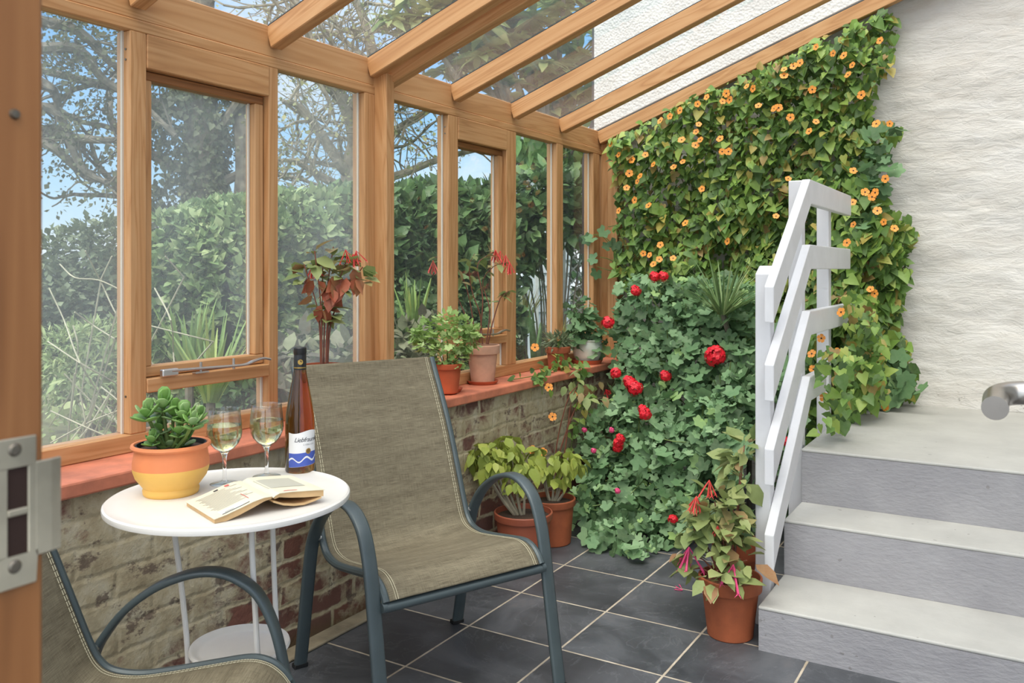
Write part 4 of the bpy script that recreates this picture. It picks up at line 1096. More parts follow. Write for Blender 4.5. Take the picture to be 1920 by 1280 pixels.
FP = [(1530, 88), (1562, 100), (1582, 104), (1470, 130), (1488, 124), (1500, 118), (1470, 142), (1400, 162), (1412, 166), (1362, 175), (1368, 187), (1355, 190), (1325, 182), (1308, 195), (1422, 198), (1452, 203), (1460, 202), (1238, 226), (1256, 218), (1275, 207), (1310, 233), (1305, 247), (1350, 260), (1278, 262), (1304, 272), (1313, 262), (1354, 284), (1366, 284), (1280, 303), (1263, 313), (1517, 246), (1482, 220), (1523, 168), (1590, 140), (1598, 122), (1615, 178), (1650, 76), (1643, 232), (1668, 232), (1478, 335), (1316, 354), (1455, 405), (1364, 452), (1206, 475), (1218, 478), (1238, 459), (1285, 418), (1216, 385), (1225, 308), (1600, 320), (1660, 335), (1622, 360), (1641, 361), (1635, 369), (1599, 379), (1600, 421), (1657, 416), (1677, 428), (1588, 455), (1645, 395), (1530, 228), (1577, 585), (1540, 634), (1522, 663), (1643, 650), (1649, 664), (1632, 542), (1640, 550), (1532, 702), (1525, 692), (1643, 720), (1660, 762), (1546, 745), (1570, 660), (1236, 486), (1262, 484), (1225, 495), (1180, 325), (1145, 270), (1200, 330), (1210, 290), (1160, 290), (1175, 352), (1195, 340), (1160, 395), (1190, 375), (1185, 300)]
for (u, v) in FP[:98]:
    y = 4.60 if u < 1530 or v < 330 else 4.50
    if 1515 < u < 1580 and 570 < v < 760: y = 3.86
    q = vecat(np.array([[u, v]]), np.array([y-.02]))[0]
    if q[2] > roofz(q[0])-.09: continue
    bloom(F_thun, 'flower', vine, q, rng.uniform(.017, .023), (rng.uniform(-.6, .5), -1, rng.uniform(0, .7)), off)

# ================================================================== GERANIUM BANK
off = (-1.4, 4.1, 0.)
GP = [(1158, 600), (1166, 545), (1192, 505), (1230, 520), (1300, 515), (1380, 512), (1419, 540), (1419, 815), (1395, 850), (1340, 890), (1312, 940), (1285, 1000), (1262, 1050), (1225, 1062), (1165, 1045), (1120, 1012), (1065, 1000), (1062, 945), (1092, 905), (1098, 865), (1085, 810), (1125, 765), (1156, 722), (1160, 655)]
ger = thing('geranium_bank', off, 'large bank of ivy leaved geranium with scarlet flowers filling the corner', 'flowering plant')
def gsurf(u, v):
    k = np.clip((1062-v)/550, 0, 1)
    y = 3.46+1.05*k**1.15+.13*vnoise(u/1000, v/1000, 11., 21, 2)
    return y
N = 3700; UV = inpx(GP, N); Y = gsurf(UV[:, 0], UV[:, 1])+np.abs(rng.normal(size=N))*.19; P = vecat(UV, Y)
ok = (P[:, 0] > -2.03) & (P[:, 2] > .03) & (P[:, 1] < 4.82) & ~((P[:, 0] > -.84) & (P[:, 1] > 2.9))
ok &= (np.hypot(P[:, 0]+1.915, P[:, 1]-3.235) > .16) & (np.hypot(P[:, 0]+1.86, P[:, 1]-3.49) > .15)
P = P[ok]; n = len(P)
nm = nrm(np.array([.12, -.7, .95])+rnd(n, .36)); ax = nrm(np.array([0, -.4, -.6])+rnd(n, .6))
leaves('foliage', M['L_ger'], ger, [cloud(LOB, P, ax, nm, rsc(n, .060, .32))], off)
# a straggling shoot over the corner post
b = MB(); parts = []
for (u, v) in ((1118, 442), (1140, 425), (1160, 445), (1125, 482), (1120, 500), (1170, 460), (1112, 440), (1150, 470)):
    q = vecat(np.array([[u, v]]), np.array([4.66]))[0]; parts.append(cloud(LOB, [q], [rnd(1)[0]*.4+np.array([-.3, -.2, -.5])], [np.array([.2, -1, .5])+rnd(1, .3)[0]], [.085])); b.tube(spline([vecat(np.array([[1190, 520]]), np.array([4.72]))[0], q+np.array([.06, .03, -.02]), q], 4), .0025, 5)
leaves('trailing_leaves', M['L_ger'], ger, parts, off)
S_ = inpx(GP, 90); 
for (u, v) in S_:
    q = vecat(np.array([[u, v]]), np.array([gsurf(np.array([u]), np.array([v]))[0]+.02]))[0]; r = q+rnd(1, .08)[0]+np.array([0, .12, -.12])
    if q[0] > -2.0 and r[2] > .03 and not (q[0] > -.9): b.tube([r, q*.5+r*.5+np.array([0, -.02, .0]), q], .0024, 4)
b.build('stems', M['stem'], ger, off=off, fix=False)
for (u, v, s) in ((1342, 668, .052), (1190, 727, .042), (1160, 830, .028), (1228, 519, .03), (1244, 518, .028), (1192, 545, .03), (1140, 605, .035), (1248, 705, .03), (1210, 775, .032), (1136, 730, .032), (1155, 700, .03), (1262, 973, .022), (1108, 690, .0), (1475, 828, .022), (1158, 838, .026), (1180, 716, .034), (1206, 768, .026), (1163, 822, .024), (1476, 880, .02)):
    if s == 0: continue
    if u > 1420: y = 3.95
    else: y = float(gsurf(np.array([u]), np.array([v]))[0])-.05
    q = vecat(np.array([[u, v]]), np.array([y]))[0]
    bloom(F_redf if (u, v) == (1136, 730) else F_ger, 'flower_head', ger, q, s, (0, -.7, .7), off)
for (u, v) in ((1096, 806), (1147, 806), (1158, 920), (1113, 845)):
    y = float(gsurf(np.array([u]), np.array([v]))[0])-.04; bloom(F_pinkh, 'pink_flower_head', ger, vecat(np.array([[u, v]]), np.array([y]))[0], .014, (0, -.7, .7), off)
# leaves seen through the railing, left of the steps
UV = inpx([(1455, 640), (1500, 560), (1500, 870), (1470, 960), (1456, 1060)], 260); P = vecat(UV, 3.95+rng.random(260)*.4); P = P[(P[:, 0] < -.79) & (P[:, 2] > .05)]; n = len(P)
leaves('foliage', M['L_ger'], ger, [cloud(LOB, P, nrm(np.array([0, -.4, -.6])+rnd(n, .6)), nrm(np.array([.12, -.8, .8])+rnd(n, .38)), rsc(n, .062))], off)

def blades(t, name, base, n, ln, spread, mat, w=.012, droop=.35, seg=6):
    """sword or strap leaves from a clump; base in t's frame"""
    vs = []; fs = []
    for k in range(n):
        q = rng.uniform(0, 2*PI); sp = spread*rng.uniform(.15, 1.); L = ln*rng.uniform(.65, 1.1); d = np.array([math.cos(q), math.sin(q), 0]); s = np.array([-d[1], d[0], 0])
        o0 = np.array(base)+d*rng.uniform(0, .03)*ln/.4; b0 = len(vs)
        for i in range(seg+1):
            f = i/seg; c = o0+d*L*sp*f+np.array([0, 0, L*f*(1-droop*sp*f)]); ww = w*(1-.9*f**2)
            vs += [tuple(c-s*ww), tuple(c+d*ww*.35), tuple(c+s*ww)]
        for i in range(seg):
            a = b0+3*i; fs += [(a, a+1, a+4, a+3), (a+1, a+2, a+5, a+4)]
    b = MB(); b.v = vs; b.f = fs; b.mi = [0]*len(fs); return b.build(name, mat, t, fix=False)
q = vecat(np.array([[1355, 590]]), np.array([4.20]))[0]
t = thing('spiky_leaved_plant', (q[0], q[1], .35), 'spiky strap leaved plant growing among the geraniums', 'plant')
blades(t, 'foliage', (0, 0, q[2]-.35), 70, .36, 1.7, M['L_hedge'], .006, .42); MB().tube(spline([(.05, .30, -.35), (.04, .28, .2), (.0, .0, q[2]-.34)], 5), .014, 8).build('stem', M['bark'], t)
q = vecat(np.array([[1395, 560]]), np.array([4.3]))[0]

# --- trailing stems along the sill and down the bricks
t = thing('trailing_vine', (-2.06, 4.0, SZ+.012), 'thin trailing vine with a few orange flowers straggling over the sill', 'climbing plant'); off = (-2.06, 4.0, SZ+.012)
b = MB(); parts = []
def trail(pts, n, s):
    global b
    path = spline(pts, 8); b.tube([np.array(q)-np.array(off) for q in path], .0022, 5)
    pp = np.array([path[int(i)] for i in rng.integers(0, len(path), n)])+rnd(n, .018); pp[:, 2] = np.where((pp[:, 0] < -2.06) & (pp[:, 2] < SZ+.008), SZ+.01+rng.random(n)*.02, pp[:, 2]); pp[:, 0] = np.where((pp[:, 0] < -2.05) & (pp[:, 2] < SZ), -2.04, pp[:, 0])
    parts.append(cloud(HEA, pp, rnd(n)+np.array([0, -.3, -.3]), nrm(np.array([.6, -.6, .8])+rnd(n, .4)), rsc(n, s, .3)))
zz = SZ+.012
trail([(-2.10, 3.5, zz), (-2.08, 3.75, zz), (-2.12, 3.95, zz+.01), (-2.10, 4.04, zz+.02)], 28, .045)
trail([(-2.08, 4.05, zz+.02), (-2.04, 4.08, zz), (-2.035, 4.09, .62), (-2.03, 4.08, .50)], 34, .045)
trail([(-2.06, 3.62, zz), (-2.03, 3.63, zz-.02), (-2.025, 3.64, .65)], 9, .04)
trail([(-2.02, 4.3, .1), (-2.03, 4.15, .35), (-2.03, 4.2, .56)], 20, .045)
trail([(-2.03, 3.95, .12), (-2.04, 3.98, .35), (-2.035, 4.05, .45), (-2.04, 4.2, .58)], 34, .042)
trail([(-2.10, 3.98, zz), (-2.14, 4.0, zz+.06), (-2.16, 4.06, zz+.12)], 16, .042)
b.build('stem', M['stem'], t, fix=False); leaves('foliage', M['L_vine'], t, parts, off)
for (u, v) in ((1003, 651), (1029, 726), (1036, 781), (1075, 740), (1096, 746), (998, 843), (1018, 847)):
    q = onX(u, v, -2.02 if v > 690 else -2.12); bloom(F_thun, 'flower', t, q, .021, (.5, -.8, .3), off)
# leggy bare-stemmed plant by the wall
q0 = np.array([-1.97, 3.78, 0.])
t = thing('leggy_plant', q0, 'tall thin reddish stems with few leaves against the brick wall', 'plant'); z0 = float((q0-O) @ FW); b = MB(); parts = []
for a in ([(1040, 950), (1042, 850), (1058, 770), (1075, 730), (1100, 722)], [(1042, 940), (1060, 840), (1070, 760), (1085, 715)], [(1045, 860), (1065, 800), (1088, 745), (1100, 740)]):
    pts = [lp(t, u, v, z0+.02) for u, v in a]; path = spline(pts, 5); b.tube(path, list(np.linspace(.004, .0018, len(path))), 5)
    n = 7; e = path[-1]; parts.append(cloud(OVA, e+rnd(n, .035), rnd(n)+np.array([0, -.2, -.5]), np.array([.2, -.5, 1])+rnd(n, .3), rsc(n, .056)))
b.build('stem', M['rstem'], t, fix=False); leaves('foliage', M['L_fuchg'], t, parts)
#PART4
SKY, SUNGLOW, SUN, EXPO = .75, 2.2, 1.5, .76
# ================================================================== OUTSIDE
GZ = .30
def fgr(U, V):
    x = -2.36-32*U**1.6; y = -8+36*V; return x, y, GZ+.25*np.clip((-x-3)/8, 0, 1)+.10*vnoise(x, y, .5, 2, 3)*np.clip((-x-2.4), 0, 1)
o = grid_mesh('ground_outside', M['ground'], fgr, 60, 60); o['kind'] = 'structure'
o = grid_mesh('ground_beyond', M['ground'], lambda U, V: (-2.4+14*U, 5.26+26*V, GZ+0*U), 8, 8); o['kind'] = 'structure'

def treeskel(b, p, d, L, r, depth, tips, spread=.55, up=.1, seg=4, wob=.12, kids=(2, 3), shrink=.72, segs=None):
    pts = [np.array(p, float)]; d = nrm(np.array(d, float))
    for i in range(seg):
        d = nrm(d+rng.normal(size=3)*wob+np.array([0, 0, up*.3])); pts.append(pts[-1]+d*L/seg)
    rr = list(np.linspace(r, r*.68, len(pts))); b.tube(pts, rr, 7 if r > .04 else 5 if r > .012 else 3, caps=False)
    if segs is not None: segs.append((pts, r))
    if depth == 0: tips.append((pts[-1], d)); return
    for k in range(rng.integers(kids[0], kids[1]+1)):
        j = len(pts)-1 if k == 0 else rng.integers(max(1, seg//2), seg+1)
        nd = nrm(d+nrm(rng.normal(size=3))*spread*(1 if k else .55)+np.array([0, 0, up])); treeskel(b, pts[j], nd, L*shrink*rng.uniform(.8, 1.15), r*(.66 if k == 0 else .5), depth-1, tips, spread, up, seg, wob, kids, shrink, segs)
def tipleaves(tm, tips, n, rad, s, droop=.3):
    T_ = np.array([a for a, _ in tips]); P = np.repeat(T_, n, 0)+rnd(len(T_)*n, rad); k = len(P)
    return cloud(tm, P, rnd(k)+np.array([0, 0, -droop]), np.array([0, 0, .6])+rnd(k), rsc(k, s, .3))

# hedge: a long clipped face with a rounded left end
hp = [(300, 4.9), (340, 4.75), (420, 4.75), (520, 5.0), (640, 5.3), (760, 5.6), (870, 5.85), (955, 6.05)]
hbase = [at(u, 500, z) for u, z in hp]; tops = [415, 398, 390, 376, 362, 354, 350, 348]
hx = np.array([[q[0], q[1], 1.26+(V0-tv)/F*z] for q, tv, (u, z) in zip(hbase, tops, hp)])
off = (float(hx[4, 0]), float(hx[4, 1]), GZ)
hg = thing('clipped_hedge', off, 'clipped leafy hedge running behind the left and middle windows', 'hedge')
def hedgecloud(n, s, a=0., bmax=1., depth=.16):
    f = rng.uniform(a, bmax, n)*(len(hx)-1); i = np.minimum(f.astype(int), len(hx)-2); g = (f-i)[:, None]
    c = hx[i]*(1-g)+hx[i+1]*g; tg = nrm((hx[i+1]-hx[i])*np.array([1, 1, 0])); nr = np.stack([tg[:, 1], -tg[:, 0], 0*tg[:, 0]], 1)
    top = c[:, 2]; ft = rng.random(n); onf = ft < .8
    rel = np.where(onf, rng.random(n), 1.); z = GZ+(top-GZ)*rel; bul = .16*np.sin(PI*np.clip(rel, 0, 1))
    q = np.where(onf, 0., rng.random(n)*.8); edge = np.clip((rel-.85)/.15, 0, 1)
    lump = .09*vnoise(f*1.0, z*1.2, 2.2, 17, 3)
    P = np.stack([c[:, 0], c[:, 1], z], 1)+nr*(bul-q-edge**2*.14+lump-np.abs(rng.normal(size=n))*depth*.4)[:, None]
    P[:, 2] += np.where(onf, 0, lump*.6-.02*q)
    ax = nrm(nr*.6+np.array([0, 0, .5])*1.+rnd(n, .6)); nm = nrm(nr*.8+np.array([0, 0, .9])+rnd(n, .5))
    return cloud(OVA, P, ax, nm, rsc(n, s, .3))
leaves('foliage', M['L_hedge'], hg, [hedgecloud(17000, .056, .0, .62)], off)
leaves('darker_foliage', M['L_hedge_dark'], hg, [hedgecloud(7500, .085, .6, 1.)], off)['label'] = 'darker, larger leaved right hand length'
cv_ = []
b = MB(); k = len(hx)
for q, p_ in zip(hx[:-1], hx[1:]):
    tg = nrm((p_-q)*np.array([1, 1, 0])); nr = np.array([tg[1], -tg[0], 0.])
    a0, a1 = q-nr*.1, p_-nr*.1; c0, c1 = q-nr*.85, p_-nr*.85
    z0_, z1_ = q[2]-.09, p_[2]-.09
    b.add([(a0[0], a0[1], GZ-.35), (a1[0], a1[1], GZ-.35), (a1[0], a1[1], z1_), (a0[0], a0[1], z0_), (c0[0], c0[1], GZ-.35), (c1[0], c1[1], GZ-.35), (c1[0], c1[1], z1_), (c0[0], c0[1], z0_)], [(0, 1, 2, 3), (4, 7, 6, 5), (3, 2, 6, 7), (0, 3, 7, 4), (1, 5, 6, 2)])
b.build('shaded_core', plain('shaded_hedge_inside', (54, 66, 40), .95, var=.4, bump=1., bscale=20), hg, off=off)  # solid core coloured dark for the shade inside the hedge

# shrub on bare stems in front of the white shed
def clump(name, label, cat, cen, blobs, tm, mat, s, stems=True, stemmat='bark'):
    t = thing(name, cen, label, cat); pr = []; b = MB()
    for (c, rad, n) in blobs:
        pr.append(blob(tm, c, rad, n, s, .4, 1., .3, .5))
        if stems: b.tube(spline([(c[0]*.2, c[1]*.2, -.25), (c[0]*.55+.05, c[1]*.55, c[2]*.5), c], 4), [.011]*4+[.007]*5, 6)
    leaves('foliage', M[mat], t, pr)
    if stems: b.build('stem', M[stemmat], t, True)
    return t
def pxblobs(cen, L): return [(at(u, v, z)-np.array(cen), (r, r, r*.9), n) for (u, v, z, r, n) in L]
c = at(1020, 500, 6.3); c[2] = GZ
clump('tall_shrub', 'dark leafy shrub on bare stems in front of the white shed', 'shrub', c, pxblobs(c, [(990, 370, 6.3, .2, 170), (1020, 365, 6.3, .22, 200), (1050, 375, 6.4, .2, 170), (1080, 375, 6.4, .22, 190), (1000, 410, 6.2, .22, 200), (1040, 415, 6.3, .22, 200), (1068, 415, 6.3, .15, 80), (975, 460, 6.2, .18, 110), (1010, 455, 6.3, .15, 70), (970, 500, 6.2, .14, 60), (1098, 400, 6.5, .12, 60)]), OVA, 'L_hedge_dark', .095)

# white shed, trellis, pipe
c = at(1048, 500, 7.6); c[2] = GZ
sh_ = thing('garden_shed', c, 'white boarded garden shed glimpsed through the narrow windows', 'shed', rz=TH+.10)
b = MB()
for k in range(17): b.prism([(0, k*.115), (.012, k*.115), (.022, k*.115+.006), (.006, k*.115+.113), (0, k*.115+.113)], -.19, .10, 'x')
for q in range(len(b.v)): b.v[q] = (b.v[q][0], -b.v[q][1], b.v[q][2])
b.build('board_wall', M['shed'], sh_)
MB().box(-.19, .10, .0, 1.2, 0, 1.95).build('shed_body', M['shed'], sh_)
MB().box(-.212, -.185, -.03, .01, 0, 1.95).build('corner_board', M['lattice'], sh_)
MB().prism([(-.28, 1.93), (1.3, 2.42), (1.3, 2.48), (-.28, 1.99)], -.36, .25, 'x').build('shed_roof', M['shedroof'], sh_)
c = at(1108, 480, 6.9)
tl = thing('lattice_trellis', (c[0], c[1], GZ), 'white diagonal lattice trellis beside the shed', 'trellis', rz=TH)
b = MB(); W = .205
for sgn in (-1, 1):
    for k in range(-14, 15):
        x = k*.095; seg = []
        for z in np.linspace(.45, 1.75, 40):
            xx = x+sgn*(z-1.1)
            if abs(xx) < W: seg.append((xx, .006*sgn, z))
        if len(seg) > 1: b.beam(seg[0], seg[-1], .010, .030, (0, 1, 0))
for v_ in b.v: pass
b.build('lattice', M['lattice'], tl, fix=False)
MB().box(-W-.03, -W, -.02, .02, 0, 1.78).box(W, W+.03, -.02, .02, 0, 1.78).box(-W-.03, W+.03, -.02, .02, 1.76, 1.80).build('trellis_frame', M['lattice'], tl)
dp = thing('downpipe', (-2.43, 5.0, GZ), 'dark grey downpipe at the corner of the end wall outside', 'pipe')
MB().tube([(-.005, 0, -.1), (-.005, 0, 1.65), (.02, 0, 1.80), (.065, 0, 1.92), (.07, 0, 5.2)], .047, 18).build('pipe', M['pipe'], dp, True)
MB().tube([(-.005, 0, .55), (-.005, 0, .62)], .054, 18).build('pipe_collar', M['pipe'], dp, True)

c = at(1100, 500, 8.9); c[2] = GZ
clump('dark_shrub', 'dark shrub in shade behind the white trellis', 'shrub', c, pxblobs(c, [(1075, 450, 8.9, .3, 160), (1100, 480, 8.8, .3, 160), (1085, 540, 8.8, .32, 170), (1110, 420, 9., .3, 160), (1105, 580, 8.8, .3, 140)]), OVA, 'L_hedge_dark', .1)

# big-leaved trees above the shed and over the roof
c = at(1030, 500, 8.6); c[2] = GZ
t = thing('large_leaved_tree', c, 'tree with big pale green leaves standing above the glass roof', 'tree'); b = MB(); parts = []
spots = [(1020, 60, 8.6, .55, 90), (940, 40, 8.3, .5, 90), (880, 20, 8.2, .5, 80), (960, 120, 8.6, .5, 80), (1060, 110, 8.8, .55, 100), (900, 90, 8.4, .45, 80), (860, 130, 8.4, .35, 60), (1000, 170, 8.8, .4, 70), (1080, 180, 8.8, .4, 60), (1090, 30, 9, .6, 90), (800, 40, 8.2, .4, 60), (830, 0, 8.2, .4, 60), (930, 170, 8.6, .3, 50), (1120, 90, 9., .4, 50), (960, -40, 8.4, .5, 80), (1060, -40, 8.8, .5, 80), (760, 10, 8., .3, 35), (1100, 230, 8.8, .3, 40), (1050, 230, 8.8, .3, 40), (870, -40, 8.2, .4, 50), (1000, -10, 8.5, .5, 70), (990, 90, 8.6, .4, 60), (1110, 150, 8.9, .4, 60), (905, 135, 8.5, .35, 50), (1040, 150, 8.7, .4, 60)]
for (u, v, z, r, n) in spots:
    w = at(u, v, z)-c; b.tube(spline([(0, 0, 0), (w[0]*.1, w[1]*.1, w[2]*.4), (w[0]*.5, w[1]*.5, w[2]*.72), w], 4), list(np.linspace(.07, .02, 13)), 6)
    k = max(4, n//9)
    for _ in range(k):      # leaves in whorls
        e = w+nrm(rng.normal(size=3))*r*rng.uniform(.2, 1.); m = 10; q = np.arange(m)*2*PI/m+rng.uniform(0, 6); d = np.stack([np.cos(q), np.sin(q), rng.uniform(-.5, .35, m)], 1); parts.append(cloud(T_ovate(.21, .06, .2), np.repeat([e], m, 0), d, np.repeat([[0, 0, 1.]], m, 0)+rnd(m, .2), rsc(m, .27, .2)))
b.build('trunk', M['bark'], t, True); leaves('foliage', M['L_loquat'], t, parts)
c = at(1045, 500, 6.9); c[2] = GZ
t = thing('glossy_leaved_tree', c, 'glossy dark green tree branch hanging in front of the shed roof', 'tree'); b = MB(); parts = []
for (u, v, z, n) in ((985, 275, 6.7, 9), (1005, 268, 6.7, 10), (1020, 285, 6.8, 9), (1000, 310, 6.7, 8), (975, 300, 6.7, 8), (1060, 280, 6.9, 9), (1085, 290, 6.9, 9), (1090, 330, 6.9, 9), (1075, 345, 6.9, 8), (1010, 255, 6.8, 8), (1040, 270, 6.8, 8), (1100, 270, 7., 8), (1015, 330, 6.7, 7), (980, 250, 6.8, 8), (1070, 320, 6.9, 7), (1065, 255, 6.9, 8), (1100, 310, 7., 8)):
    w = at(u, v, z)-c; d = nrm(rnd(n)+np.array([0, 0, -.9])); parts.append(cloud(T_ovate(.25, .05, .15), w+rnd(n, .06), d, rnd(n)+np.array([.4, -1, .3]), rsc(n, .19, .2))); 
    b.tube(spline([(.25, .05, 1.0), (.1, 0, 1.55), w*.6+np.array([0, 0, .8]), w], 4), [.03]*5+[.012]*8, 6)
b.tube(spline([(.35, .05, 0), (.28, .05, .6), (.25, .05, 1.0)], 4), .035, 7); b.build('trunk', M['bark'], t, True); leaves('foliage', M['L_magnolia'], t, parts)

# ivy-clad tree behind the hedge
c = at(370, 500, 11.); c[2] = GZ
t = thing('ivy_clad_tree', c, 'broad tree trunk wrapped in ivy rising behind the hedge', 'tree'); b = MB(); tips = []; parts = []
b.tube(spline([(0, 0, -.2), (.05, 0, 1.2), (0, .1, 2.4), (-.1, .1, 3.6), (.1, 0, 5.2)], 5), list(np.linspace(.34, .16, 21)), 10)
b.tube(spline([RT*.35+np.array([0, 0, 0.]), RT*.5+np.array([0, 0, 1.2]), RT*.62+np.array([0, 0, 2.2]), RT*.50+np.array([0, 0, 3.6])], 5), list(np.linspace(.2, .10, 16)), 8)
for (du, z1, tx, tz) in ((-.1, 2.2, -1.5, 3.0), (-.1, 2.9, -2.1, 4.2), (.1, 3.2, 1.3, 4.3), (.1, 2.4, 1.0, 3.4), (0, 4., -1., 5.2), (0, 4.2, .9, 5.3), (-.1, 1.6, -1.2, 1.9), (.2, 2., .95, 2.4)):
    p0 = RT*du+np.array([0, 0, z1]); p1 = RT*tx+np.array([0, 0, tz]); treeskel(b, p0, p1-p0, np.linalg.norm(p1-p0)*.7, .075, 3, tips, .7, .12, 4, .15)
b.build('trunk', M['bark'], t, True)
n = 7000; q = rng.random(n); z = .2+q*3.9; a = rng.uniform(0, 2*PI, n); rr = (.50+.10*np.sin(z*5)+.1*np.sin(3*a+z*2))*np.clip((4.6-z)/1.5, .45, 1.)*(.75+.3*rng.random(n))
P = np.stack([0*z, 0*z, z], 1)+RT*(rr*np.cos(a))[:, None]+FW*(rr*np.sin(a))[:, None]*.8
parts.append(cloud(T_heart(), P, nrm(rnd(n)*.6+np.array([0, 0, -.7])), nrm((P*np.array([1, 1, 0]))+np.array([0, 0, .4])+rnd(n, .4)), rsc(n, .07, .3)))
leaves('ivy', M['L_ivy'], t, parts); leaves('foliage', M['L_oak'], t, [tipleaves(T_quad(.42), tips, 11, .13, .058)])

# crooked oak at the left
c = at(-80, 500, 10.5); c[2] = GZ
t = thing('gnarled_oak_tree', c, 'crooked oak reaching across the sky at the far left', 'tree'); b = MB(); tips = []
b.tube(spline([(0, 0, -.2), (0, 0, 1.5), RT*.1+np.array([0, 0, 3.]), RT*.2+np.array([0, 0, 5.])], 5), list(np.linspace(.3, .18, 16)), 9)
for pts in ([(-20, 200), (60, 200), (110, 215), (150, 310), (205, 345)], [(-30, 330), (60, 270), (105, 280), (160, 330), (200, 340)], [(-30, 100), (80, 90), (150, 95), (195, 150), (260, 190), (330, 255)], [(-20, 30), (80, 40), (150, 60), (210, 120), (235, 120)], [(60, 240), (120, 255), (180, 262), (240, 262)], [(-30, -20), (70, -10), (150, 20), (240, 40), (300, 60)], [(60, 150), (100, 170), (110, 210)]):
    P = [at(u, v, 10.4+.2*math.sin(u))-c for u, v in pts]; path = spline(P, 4); b.tube(path, list(np.linspace(.085, .03, len(path))), 7)
    for k in range(3, len(path), 1):
        if rng.random() < .75: treeskel(b, path[k], nrm(rng.normal(size=3)), rng.uniform(.2, .42), .018, 2, tips, .8, .1, 3, .3)
b.build('trunk', M['bark'], t, True)
for v in (15, 55, 85):
    for u in (95, 130, 160, 205, 240, 290): tips += [(at(u+rng.uniform(-20, 20), v+rng.uniform(-25, 25), 10.4+rng.uniform(-.4, .4))-c, 0) for _ in range(3)]
leaves('foliage', M['L_oak'], t, [tipleaves(T_quad(.42), tips, 8, .06, .055)])

# bare twiggy tree in the middle
c = at(668, 500, 8.4); c[2] = GZ
t = thing('bare_twiggy_tree', c, 'pale twiggy tree with few leaves behind the middle windows', 'tree'); b = MB(); tips = []
def limb(pts, r0, r1, depth=3, L=.62, every=2):
    P = [at(u, v, z)-c for u, v, z in pts]; path = spline(P, 5); b.tube(path, list(np.linspace(r0, r1, len(path))), 8)
    for k in range(4, len(path), every): treeskel(b, path[k], nrm(rng.normal(size=3)+np.array([0, 0, .3])), L*rng.uniform(.6, 1.2), r1*.8, depth, tips, .75, .05, 4, .28, (2, 3), .74)
limb([(655, 520, 8.4), (658, 400, 8.4), (662, 310, 8.4), (668, 260, 8.4), (645, 190, 8.3), (600, 150, 8.2), (560, 130, 8.1)], .14, .035)
limb([(660, 330, 8.4), (640, 310, 8.3), (600, 250, 8.2), (560, 200, 8.1), (530, 190, 8.)], .07, .022)
limb([(668, 270, 8.4), (690, 200, 8.5), (700, 120, 8.5), (680, 30, 8.5), (640, -40, 8.5)], .085, .03)
limb([(665, 300, 8.4), (720, 260, 8.6), (780, 220, 8.7), (840, 190, 8.8)], .06, .02)
limb([(660, 360, 8.4), (600, 330, 8.3), (560, 305, 8.2), (530, 300, 8.1)], .05, .015)
limb([(662, 340, 8.4), (740, 330, 8.6), (820, 300, 8.7), (900, 280, 8.8), (930, 290, 8.8)], .05, .015)
limb([(690, 200, 8.5), (750, 120, 8.6), (780, 40, 8.6), (760, -30, 8.6)], .05, .02)
limb([(640, 190, 8.3), (590, 90, 8.3), (560, 20, 8.2), (520, -30, 8.2)], .05, .02)
limb([(600, 250, 8.2), (590, 330, 8.2), (640, 370, 8.3)], .02, .008, 3, .4)
limb([(700, 120, 8.5), (620, 60, 8.4), (560, 60, 8.4)], .03, .012, 3, .5)
b.build('trunk', M['bark2'], t, fix=False); leaves('foliage', M['L_twigtree'], t, [tipleaves(T_quad(.4), tips, 3, .06, .036)])

# shrubs low at the left
c = at(150, 500, 7.8); c[2] = GZ
clump('dark_bush', 'big dark rounded bush filling the left window', 'bush', c, pxblobs(c, [(120, 492, 7.8, .36, 700), (180, 472, 8., .36, 700), (95, 562, 7.6, .4, 800), (160, 552, 7.7, .42, 900), (225, 532, 7.9, .36, 700), (130, 580, 7.6, .42, 800), (200, 580, 7.7, .42, 800), (80, 600, 7.6, .36, 600), (255, 560, 7.9, .36, 500), (215, 452, 8.1, .26, 400), (165, 660, 7.6, .4, 500), (240, 650, 7.7, .4, 500), (60, 512, 7.8, .4, 500), (240, 482, 8.1, .3, 400), (255, 542, 8., .36, 500)]), T_quad(.4), 'L_bush', .062)
c = at(180, 700, 4.6); c[2] = GZ
clump('pale_shrub', 'pale feathery shrub low outside the left window', 'shrub', c, pxblobs(c, [(120, 660, 4.6, .16, 420), (160, 650, 4.7, .17, 460), (205, 650, 4.8, .18, 460), (130, 700, 4.5, .16, 360), (180, 695, 4.6, .17, 400), (225, 700, 4.7, .15, 340), (100, 720, 4.5, .14, 220), (150, 745, 4.4, .14, 200), (210, 750, 4.6, .14, 220), (245, 660, 4.9, .16, 260), (280, 680, 5., .16, 300)]), LAN, 'L_light', .05)
c = at(110, 790, 3.6); c[2] = GZ
tw = thing('dry_twiggy_plant', c, 'dry pale twigs criss crossing low outside the left window', 'plant'); b = MB()
